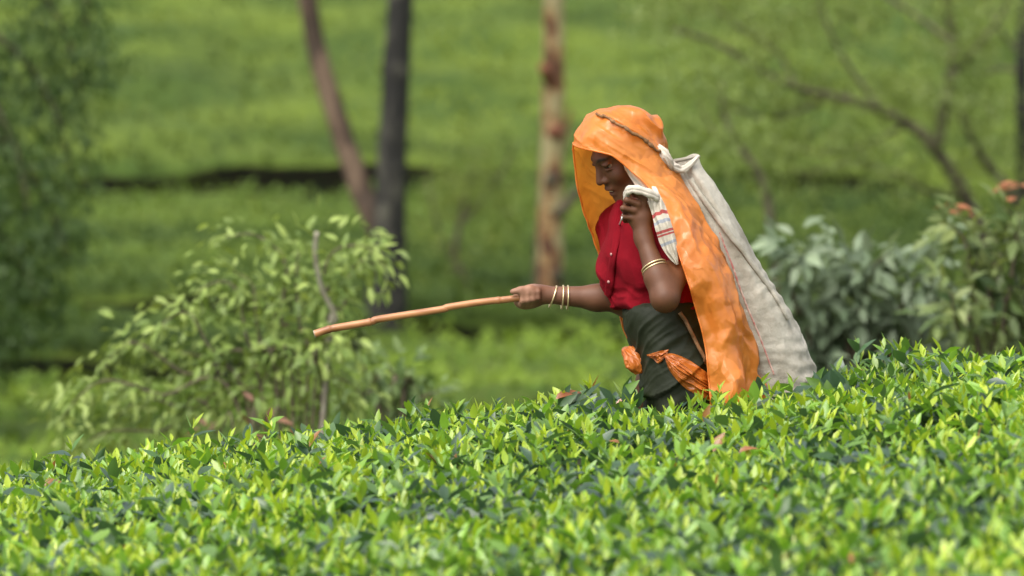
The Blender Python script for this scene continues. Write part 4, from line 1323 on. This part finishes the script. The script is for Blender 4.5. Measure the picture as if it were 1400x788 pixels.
hn = np.array([project_hem(h) for h in catmull(HEMN, 60)])
hn = hn[np.argsort(hn[:, 0])]
tb = hn[0, 0] - 0.006                                     # brim: the sheet opens here
cosn = np.interp(tq, hn[:, 0], 1 - 2 * hn[:, 1])
# superellipse angle for a wanted cosine
thn = np.arccos(np.clip(np.abs(cosn) ** (EXP / 2) * np.sign(cosn), -1, 1))
thn = np.where(tq < tb, 0, thn * sstep(tb, tb + 0.04, tq) ** 0.55)
thf = np.where(tq < tb, 0, (0.30 + 0.0 * tq) * sstep(tb, tb + 0.12, tq) ** 0.6)        # far hem stays near the front
trow = np.concatenate([np.linspace(0, tb, 90)[:-1], tb + (1 - tb) * np.linspace(0, 1, nt - 89) ** 1.5])
S = np.stack([np.interp(trow, tq, SD[:, k]) for k in range(6)], 1)
a0 = np.interp(trow, tq, thn); a1 = 2 * np.pi - np.interp(trow, tq, thf)
u = np.linspace(0, 1, nth)
TH = a0[:, None] + (a1 - a0)[:, None] * u[None]
ex = np.interp(trow, tq, EXP)[:, None]
OV = sect_pt(S, TH, ex)
TT = np.tile(trow[:, None], (1, nth))
OF = grid_faces(len(trow), nth)
flat = OV.reshape(-1, 3)
ON = vnormals(flat, OF).reshape(OV.shape)
cen = OV.mean(1, keepdims=True)
ON = np.where(((OV - cen) * ON).sum(-1, keepdims=True) < 0, -ON, ON)
ON[:4] = [0, 0, 1]
amp = sstep(0.02, 0.15, TT)
body_ = sstep(0.32, 0.6, TT)
ph = TH * 1.0
q = OV
far = sstep(np.pi * 1.15, np.pi * 1.4, ph)
wq = q + 0.03 * np.stack([vnoise(q * 9, 81), vnoise(q * 9, 82), vnoise(q * 9, 83)], -1)
e1 = wq[..., 0] * 0.80 - wq[..., 2] * 0.60; e2 = wq[..., 0] * 0.60 + wq[..., 2] * 0.80
g1 = wq[..., 0] * 0.38 - wq[..., 2] * 0.92; g2 = wq[..., 0] * 0.92 + wq[..., 2] * 0.38
rid = lambda a_, b_, c_, sd_: 0.45 - np.abs(vnoise(np.stack([a_, b_, c_], -1), sd_))
hood = (1 - body_) * amp * (0.018 * rid(e1 * 3.5, e2 * 20, wq[..., 1] * 7, 7) + 0.006 * rid(e1 * 8, e2 * 46, wq[..., 1] * 12, 8))
fold = body_ * (0.040 * rid(g1 * 2.2, g2 * 12, wq[..., 1] * 8, 9) + 0.020 * rid(g1 * 5, g2 * 28, wq[..., 1] * 16, 10))
crump = amp * (0.0075 * rid(wq[..., 0] * 17, wq[..., 1] * 17, wq[..., 2] * 9, 12) + 0.0036 * rid(wq[..., 0] * 36, wq[..., 1] * 36, wq[..., 2] * 30, 13))
crump = crump * 0.2 + amp * (0.45 + 0.55 * body_) * (0.016 * creases(q, 7, 8.0, 101) + 0.0075 * creases(q, 7, 18.0, 131))
hood, fold, crump = hood * (1 - 0.6 * far), fold * (1 - 0.6 * far), crump * (1 - 0.3 * far)
flare = 0.022 * sstep(0.8, 1.0, TT) * np.sin(ph * 6 + 2)
OV = OV + ON * (fold + hood + crump + flare)[..., None]
ragged = sstep(0.975, 1.0, TT) * 0.02 * vnoise(np.stack([ph * 6, 0 * ph, 0 * ph], -1), 11)
OV[..., 2] += ragged
# head strap presses into the hood
strap_px = [(818, 157), (832, 163), (848, 170), (862, 179), (876, 188), (890, 199), (903, 211)]
sheet = obj('plastic_sheet', mesh('plastic_sheet', OV.reshape(-1, 3), OF), M['plastic'], person, label='glossy orange plastic sheet worn over head and back')
sheet_t = bvh(OV.reshape(-1, 3), OF)
hemline = np.vstack([OV[89:, 0][::-1], OV[89:, -1]])
tube('hem', hemline, 0.0028, M['plastic'], sheet, 6)

M['cord'] = mat('brown_cord', (0.26, 0.125, 0.045), 0.85, var=(40, (0.13, 0.07, 0.03), 0.2), bump=(160, 0.6, 0.003))
sp_ = [hit(sheet_t, x, y, 0.003)[0] for x, y in catmull(strap_px, 60)]
sp_ = np.array([p_ for p_ in sp_ if p_ is not None])
sp_ = sp_ + np.stack([0.004 * vnoise(np.stack([np.arange(len(sp_)) * 0.28 + k * 9, 0 * sp_[:, 0], 0 * sp_[:, 0]], -1), k) for k in range(3)], -1)
tube('head_cord', sp_, 0.0032 + 0.0032 * np.abs(vnoise(np.stack([np.arange(len(sp_)) * 0.35, 0 * sp_[:, 0], 0 * sp_[:, 0]], -1), 5)), M['cord'], person, 9, 0.35, 15)

M['plastic_thick'] = mat('gathered_orange_plastic', (0.66, 0.200, 0.030), 0.27, trans=0.28, spec=0.7, var=(9, (0.52, 0.13, 0.020), 0.2), build=plastic)
# orange plastic gathered at the waist
def bundle(name, pts, rads, squash, seed, ridges=7, n=70, seg=64):
    pa = catmull(np.asarray([P(*p_) for p_ in pts]), n)
    rr = catmull(np.asarray(rads, float)[:, None], n)[:, 0]
    V, F = tube_vf(pa, rr, seg)
    c_ = np.repeat(pa, seg, 0); c_ = np.vstack([c_, pa[:1], pa[-1:]])
    d_ = V - c_
    d_[:, 1] *= squash
    ang = np.concatenate([np.tile(np.linspace(0, 2 * np.pi, seg, endpoint=False), n), [0, 0]])
    s_ = np.concatenate([np.repeat(np.linspace(0, 1, n), seg), [0, 1]])
    cs, sn = np.cos(ang), np.sin(ang)
    rid = 0.92 + 0.60 * (0.42 - np.abs(vnoise(np.stack([s_ * 3.0 + cs, ridges * 0.45 * cs + s_ * 2, ridges * 0.45 * sn], -1), seed))) + 0.22 * (0.42 - np.abs(vnoise(np.stack([s_ * 5, ridges * 0.9 * cs, ridges * 0.9 * sn + s_ * 4], -1), seed + 1)))
    Vb = c_ + d_ * rid[:, None]
    Vb = Vb + norm(d_) * (0.007 * creases(Vb, 6, 20.0, 200 + seed, 0.01) + 0.0022 * creases(Vb, 5, 44.0, 230 + seed, 0.006))[:, None] * np.minimum(1, np.linalg.norm(d_, axis=1) / 0.015)[:, None]
    return obj(name, mesh(name, Vb, F), M['plastic_thick'], person)


def hip_patch(name, top, bot, bulge, seed, n=110, m_=56):
    A, B = catmull(np.asarray(top, float), n), catmull(np.asarray(bot, float), n)
    u, v = np.linspace(0, 1, n), np.linspace(0, 1, m_)
    px = A[:, None] + (B - A)[:, None] * v[None, :, None]
    V = np.zeros((n, m_, 3)); last = -0.18
    for i in range(n):
        for j in range(m_):
            h_, _q = hit(wr_t, px[i, j, 0], px[i, j, 1], 0.0)
            if h_ is not None: last = h_[1] - YP; V[i, j] = h_
            else: V[i, j] = P(px[i, j, 0], px[i, j, 1], last)
    prof = (np.sin(np.pi * v)[None] ** 0.6) * (np.sin(np.pi * np.clip(u * 0.9 + 0.06, 0, 1))[:, None] ** 0.5)
    w_ = 0.07 * vnoise(np.stack(np.broadcast_arrays(u[:, None] * 4, v[None] * 3, 0 * v[None]), -1), seed)
    pleat = 0.4 - np.abs(vnoise(np.stack(np.broadcast_arrays(u[:, None] * 2.2, (v[None] + w_) * 7, 0 * v[None]), -1), seed + 3))
    fine = 0.4 - np.abs(vnoise(np.stack(np.broadcast_arrays(u[:, None] * 6 + v[None] * 3, (v[None] + w_) * 15, 0 * v[None]), -1), seed + 5))
    V[..., 1] -= 0.003 + prof * (bulge + 0.020 * pleat + 0.008 * fine + 0.008 * creases(V, 5, 22.0, seed + 40, 0.01))
    return obj(name, mesh(name, V.reshape(-1, 3), grid_faces(n, m_)), M['plastic_thick'], person)


hip_patch('waist_fold', [(907, 484), (922, 484), (945, 494), (968, 510), (990, 522), (1008, 526)], [(909, 490), (916, 508), (936, 530), (962, 545), (990, 556), (1008, 560)], 0.016, 5)
hip_patch('sheet_end', [(884, 485), (892, 483), (902, 480), (914, 478)], [(885, 487), (893, 491), (901, 497), (912, 485)], 0.006, 9, 40, 24)
bundle('sheet_end', [(852, 478, -0.02), (862, 484, -0.06), (870, 497, -0.08), (874, 511, -0.08)], [0.005, 0.020, 0.024, 0.010], 0.8, 15, 5)
# tie string across the hip
pts_ = []
for x, y in catmull([(928, 428), (936, 440), (944, 455), (948, 464), (956, 480), (965, 496), (974, 512)], 30):
    h_, _n = hit(wr_t, x, y, 0.006)
    if h_ is not None: pts_.append(h_ + np.array([0, -0.012, 0]))
tube('tie_string', pts_, 0.0055, M['cord'], person, 7, 0.15, 4)

# bangles
def bangle(c, axis, R, r=0.0024, squash=1.0):
    axis = norm(np.asarray(axis, float)); u_ = norm(np.cross(axis, [0, 1.0, 0.2])); v_ = np.cross(axis, u_)
    a_ = np.linspace(0, 2 * np.pi, 41)
    pa = np.asarray(c) + np.cos(a_)[:, None] * u_ * R + np.sin(a_)[:, None] * v_ * R * squash
    V, F = tube_vf(pa, r, 8, caps=False)
    obj('bangle', mesh('bangle', V, F), M['gold'], person)


fdir = norm(elR - wrR)
armR = lambda t_: wrR + (elR - wrR) * t_
for (x, tilt, R) in [(756, 0.28, 0.031), (769, 0.0, 0.0325), (776, -0.03, 0.033)]:
    t_ = (x - 741) / (856 - 741)
    bangle(armR(t_) + np.array([0, 0, -0.004]), fdir + np.array([0, 0, -tilt]), R)
fdl = norm(elL - wrL)
for o_ in (0.0, 0.009):
    bangle(wrL + (elL - wrL) * 0.47 + fdl * o_, fdl + np.array([0.12, 0, 0]), 0.0350 if o_ == 0 else 0.0355, 0.0022)

# ------------------------------------------------------------------ striped head cloth
def stripes(m, N, L, b, tc):
    uvn = N.new('ShaderNodeUVMap'); uvn.uv_map = 'UV'
    sx_ = N.new('ShaderNodeSeparateXYZ'); L.new(uvn.outputs[0], sx_.inputs[0])
    r = N.new('ShaderNodeValToRGB'); r.color_ramp.interpolation = 'CONSTANT'
    e = r.color_ramp.elements
    wht, red, gry = (0.43, 0.385, 0.31, 1), (0.30, 0.05, 0.045, 1), (0.25, 0.26, 0.28, 1)
    e[0].position = 0; e[0].color = wht; e[1].position = 0.30; e[1].color = red
    for p_, c_ in [(0.36, wht), (0.44, gry), (0.50, wht), (0.60, red), (0.64, wht), (0.655, red), (0.68, wht), (0.78, gry), (0.83, wht)]:
        x = e.new(p_); x.color = c_
    fr = N.new('ShaderNodeMath'); fr.operation = 'FRACT'
    L.new(sx_.outputs[0], fr.inputs[0]); L.new(fr.outputs[0], r.inputs['Fac']); L.new(r.outputs[0], b.inputs['Base Color'])
    nz = N.new('ShaderNodeTexNoise'); nz.inputs['Scale'].default_value = 90
    L.new(tc.outputs['Object'], nz.inputs['Vector'])
    bp = N.new('ShaderNodeBump'); bp.inputs['Strength'].default_value = 0.4; bp.inputs['Distance'].default_value = 0.004
    L.new(nz.outputs['Fac'], bp.inputs['Height']); L.new(bp.outputs[0], b.inputs['Normal'])


M['stripe'] = mat('striped_cloth', rough=0.9, build=stripes)
M['cream'] = mat('cream_cloth', (0.56, 0.50, 0.42), 0.9, var=(25, (0.52, 0.46, 0.38), 0.2), bump=(120, 0.4, 0.003))


def cloth_strip(name, pts, widths, nrm_, matl, parent, rep=1.0, n=60, m_=24, wave=0.004, seed=3, twist=0.0, curl=0.3):
    C = catmull(np.asarray([P(*p_) for p_ in pts]), n)
    wd = catmull(np.asarray(widths, float)[:, None], n)[:, 0]
    T = norm(np.gradient(C, axis=0)); Nn = norm(np.asarray(nrm_, float) - T * (T @ np.asarray(nrm_, float))[:, None])
    S_ = np.cross(T, Nn)
    v = np.linspace(-1, 1, m_)
    s_ = np.linspace(0, 1, n)
    V = C[:, None] + S_[:, None] * (wd[:, None] / 2 * v[None])[..., None]
    d_ = -curl * (wd[:, None] / 2) * (v[None] ** 2) + wave * np.sin(v[None] * 7 + 3 * vnoise(np.stack([s_ * 4, 0 * s_, 0 * s_], -1), seed)[:, None]) + wave * vnoise(np.stack(np.broadcast_arrays(s_[:, None] * 9, v[None] * 2, 0 * v[None]), -1), seed + 1)
    V = V + Nn[:, None] * d_[..., None]
    V2 = V - Nn[:, None] * 0.0022
    uvx = np.stack(np.broadcast_arrays(s_[:, None] * rep, v[None]), -1).reshape(-1, 2)
    F1 = grid_faces(n, m_)
    VV = np.vstack([V.reshape(-1, 3), V2.reshape(-1, 3)])
    FF = np.vstack([F1, F1[:, ::-1] + n * m_])
    return obj(name, mesh(name, VV, FF, uv=np.vstack([uvx, uvx])), matl, parent)


hc = obj('head_cloth', None, None, person) if False else None
cl = cloth_strip('head_cloth', [(856, 222, -0.082), (866, 236, -0.092), (878, 250, -0.120), (888, 262, -0.150), (894, 274, -0.175)], [0.020, 0.036, 0.042, 0.042, 0.034], (-0.35, -1.0, 0.1), M['cream'], person, wave=0.003, curl=0.25,
                 )
cloth_strip('cloth_tail', [(893, 268, -0.192), (899, 285, -0.205), (905, 305, -0.225), (912, 328, -0.232), (919, 346, -0.235), (926, 362, -0.235)], [0.036, 0.042, 0.046, 0.046, 0.034, 0.006], (-0.2, -1.0, 0.2), M['stripe'], person, rep=1.25, wave=0.004, curl=0.35)
# fold gripped in the fist
fv = []
for k, (off, rr) in enumerate([(0.0, 0.0085), (-0.012, 0.008)]):
    pa = catmull(np.asarray([P(856, 268 + k * 5, -0.180), P(858, 260 + k * 4, -0.205), P(866, 257 + k * 4, -0.212), P(880, 260 + k * 4, -0.212), P(893, 265 + k * 4, -0.205), P(899, 270 + k * 3, -0.19)]), 30)
    fv.append(tube_vf(pa, rr * (1 + 0.15 * np.sin(np.arange(30))), 10))
V, F = merge(fv)
obj('cloth_fold', mesh('cloth_fold', V, F), M['cream'], person)

# ------------------------------------------------------------------ cane
cane = thing('cane', tuple(CE), 'reddish brown bamboo cane held out by the person, pointing down over the hedge', 'cane')
cane_px = [(430, 457), (452, 450), (480, 445), (508, 440), (516, 437), (560, 430), (605, 423), (614, 420), (660, 413), (690, 410), (706, 408)]
cp_ = catmull(np.array([P(x, y, -0.02 + 0.04 * (x - 430) / 276) for x, y in cane_px]), 150)
cp_ = np.vstack([cp_, CE])
xs_ = np.linspace(0, 1, 151)
rr = 0.0106 - 0.0012 * xs_
for nd in (0.09, 0.285, 0.63, 0.86):
    rr = rr + 0.0014 * np.exp(-((xs_ - nd) / 0.006) ** 2) - 0.0008 * np.exp(-((xs_ - nd - 0.014) / 0.006) ** 2)


def cane_mat(m, N, L, b, tc):
    nz = N.new('ShaderNodeTexNoise'); nz.inputs['Scale'].default_value = 14; nz.inputs['Detail'].default_value = 6
    mp = N.new('ShaderNodeMapping'); mp.inputs['Scale'].default_value = (0.6, 3, 3)
    L.new(tc.outputs['Object'], mp.inputs['Vector']); L.new(mp.outputs[0], nz.inputs['Vector'])
    r = N.new('ShaderNodeValToRGB'); e = r.color_ramp.elements
    e[0].position = 0.35; e[0].color = (0.20, 0.075, 0.028, 1); e[1].position = 0.65; e[1].color = (0.46, 0.21, 0.085, 1)
    L.new(nz.outputs['Fac'], r.inputs['Fac']); L.new(r.outputs[0], b.inputs['Base Color'])


M['cane'] = mat('bamboo', rough=0.38, build=cane_mat)
V, F = tube_vf(cp_, rr, 16, caps=False)
obj('shaft', mesh('shaft', V, F), M['cane'], cane)
T0 = norm(cp_[0] - cp_[3])
V, F = tube_vf(np.array([cp_[0] - T0 * 0.03, cp_[0] + T0 * 0.0005]), [0.0065, 0.0068], 14, caps=True)
M['hollow'] = mat('hollow_shade', (0.02, 0.012, 0.008), 0.9)  # near-black colour painted as the shade inside the open cane end
obj('hollow_shade_core', mesh('hollow_shade_core', V, F), M['hollow'], cane)
V, F = tube_vf(np.array([cp_[0] - T0 * 0.002, cp_[0] + T0 * 0.0012]), [0.0106, 0.0106], 14, caps=False)
obj('cut_rim', mesh('cut_rim', V, F), M['pale_stem'], cane)

# ------------------------------------------------------------------ sack on her back
def sack_mat(m, N, L, b, tc):
    nz = N.new('ShaderNodeTexNoise'); nz.inputs['Scale'].default_value = 9; nz.inputs['Detail'].default_value = 7; nz.inputs['Roughness'].default_value = 0.65
    r = N.new('ShaderNodeValToRGB'); e = r.color_ramp.elements
    e[0].position = 0.3; e[0].color = (0.22, 0.195, 0.145, 1); e[1].position = 0.60; e[1].color = (0.47, 0.435, 0.365, 1)
    L.new(tc.outputs['Object'], nz.inputs['Vector']); L.new(nz.outputs['Fac'], r.inputs['Fac']); L.new(r.outputs[0], b.inputs['Base Color'])
    w1 = N.new('ShaderNodeTexWave'); w1.inputs['Scale'].default_value = 110; w1.bands_direction = 'Z'; w1.inputs['Distortion'].default_value = 1.0
    w2 = N.new('ShaderNodeTexWave'); w2.inputs['Scale'].default_value = 110; w2.bands_direction = 'X'; w2.inputs['Distortion'].default_value = 1.0
    n2 = N.new('ShaderNodeTexNoise'); n2.inputs['Scale'].default_value = 48; n2.inputs['Detail'].default_value = 6
    for x in (w1, w2, n2): L.new(tc.outputs['Object'], x.inputs['Vector'])
    a = N.new('ShaderNodeMath'); a.operation = 'ADD'; L.new(w1.outputs['Fac'], a.inputs[0]); L.new(w2.outputs['Fac'], a.inputs[1])
    a2 = N.new('ShaderNodeMath'); a2.operation = 'MULTIPLY_ADD'; a2.inputs[1].default_value = 0.10
    L.new(a.outputs[0], a2.inputs[0]); L.new(n2.outputs['Fac'], a2.inputs[2])
    bp = N.new('ShaderNodeBump'); bp.inputs['Strength'].default_value = 0.8; bp.inputs['Distance'].default_value = 0.010
    L.new(a2.outputs[0], bp.inputs['Height']); L.new(bp.outputs[0], b.inputs['Normal'])


M['sack'] = mat('woven_sack', rough=0.8, build=sack_mat)
sb = P(1060, 690, 0.06)
sack = thing('sack', tuple(sb), 'tall off white woven sack with thin red stripe carried on the person back', 'sack')
SA = [(908, 226, 955, 213, 0.02, 0.030), (916, 240, 962, 232, 0.02, 0.045), (930, 264, 978, 258, 0.03, 0.075), (948, 304, 1004, 298, 0.04, 0.115), (962, 345, 1028, 340, 0.045, 0.125), (976, 388, 1055, 384, 0.05, 0.133),
      (990, 434, 1084, 430, 0.05, 0.140), (1002, 486, 1108, 484, 0.05, 0.145), (1012, 540, 1127, 538, 0.05, 0.148), (1022, 590, 1136, 588, 0.05, 0.145), (1036, 640, 1126, 638, 0.05, 0.130), (1052, 676, 1112, 675, 0.05, 0.09), (1075, 692, 1090, 692, 0.05, 0.02)]
nt, nth = 220, 160
S = sections(SA, nt); th = np.tile(np.linspace(0, 2 * np.pi, nth, endpoint=False), (nt, 1))
AV = sect_pt(S, th, 2.2)
AFc = grid_faces(nt, nth, True)[:, ::-1]
AN_ = vnormals(AV.reshape(-1, 3), AFc).reshape(AV.shape)
tt = np.linspace(0, 1, nt)[:, None]
upf = sstep(0.75, 0.1, tt)
dsp = upf * sstep(0.0, 0.15, tt) * (0.014 * vnoise(np.stack([2.2 * np.cos(th), 2.2 * np.sin(th), tt * 1.6 + 0 * th], -1), 3) + 0.006 * (0.4 - np.abs(vnoise(np.stack([5 * np.cos(th), 5 * np.sin(th), tt * 3 + 0 * th], -1), 4)))) \
    + (1 - upf) * (0.006 * fbm(AV * 12, 2, 5) + 0.0035 * np.sin(AV[..., 2] * 160 + 5 * vnoise(AV * 11, 6)) * np.clip(vnoise(AV * 7, 9) + 0.5, 0, 1)) + 0.003 * fbm(AV * 28, 2, 8)
AV = AV + AN_ * dsp[..., None]
sack_b = obj('bag', mesh('bag', AV.reshape(-1, 3), AFc), M['sack'], sack)
sack_t = bvh(AV.reshape(-1, 3), AFc)
M['red_line'] = mat('red_stripe', (0.36, 0.11, 0.10), 0.8, var=(70, (0.46, 0.33, 0.27), 0.12))
ribbon_on(sack_t, 'stripe', [(984, 318), (992, 340), (1003, 368), (1014, 400), (1025, 428), (1037, 456), (1048, 485), (1058, 512)], 0.0048, M['red_line'], sack_b, 0.0012, 0.0015, 60)
ribbon_on(sack_t, 'seam', [(944, 245), (960, 268), (985, 303), (1010, 338), (1035, 372), (1058, 405), (1076, 436)], 0.016, M['sack'], sack_b, 0.004, 0.006, 60)
rim = np.vstack([AV[0], AV[0, :1]]) + np.array([0, 0, 0.002])
rim[:, 2] += 0.005 * vnoise(rim * 40, 3)
tube('mouth_hem', rim, 0.0045, M['sack'], sack, 8, 0.15, 7)
# flat lid of gathered cloth just inside the mouth
LVc = AV[3].mean(0) - np.array([0, 0, 0.01])
LVv = np.vstack([AV[3], LVc])
LF = np.stack([np.arange(nth), (np.arange(nth) + 1) % nth, np.full(nth, nth)], -1)
obj('tea_leaves_inside', mesh('tea_leaves_inside', LVv, LF), M['under'], sack)
def knot(name, pts, rads, squash, seed):
    o = bundle(name, pts, rads, squash, seed, 6, 50, 48)
    o.data.materials.clear(); o.data.materials.append(M['cream'])
    o.parent = sack; o.matrix_local = Matrix.Translation(-WORLD[sack.name])


knot('neck_band', [(888, 200, -0.05), (899, 203, -0.07), (908, 211, -0.078), (914, 222, -0.07), (918, 231, -0.055)], [0.005, 0.011, 0.014, 0.013, 0.007], 0.8, 33)
knot('neck_band', [(908, 222, -0.06), (918, 228, -0.05), (932, 232, -0.035), (945, 224, -0.03), (956, 213, -0.02)], [0.006, 0.012, 0.010, 0.0075, 0.004], 0.8, 37)
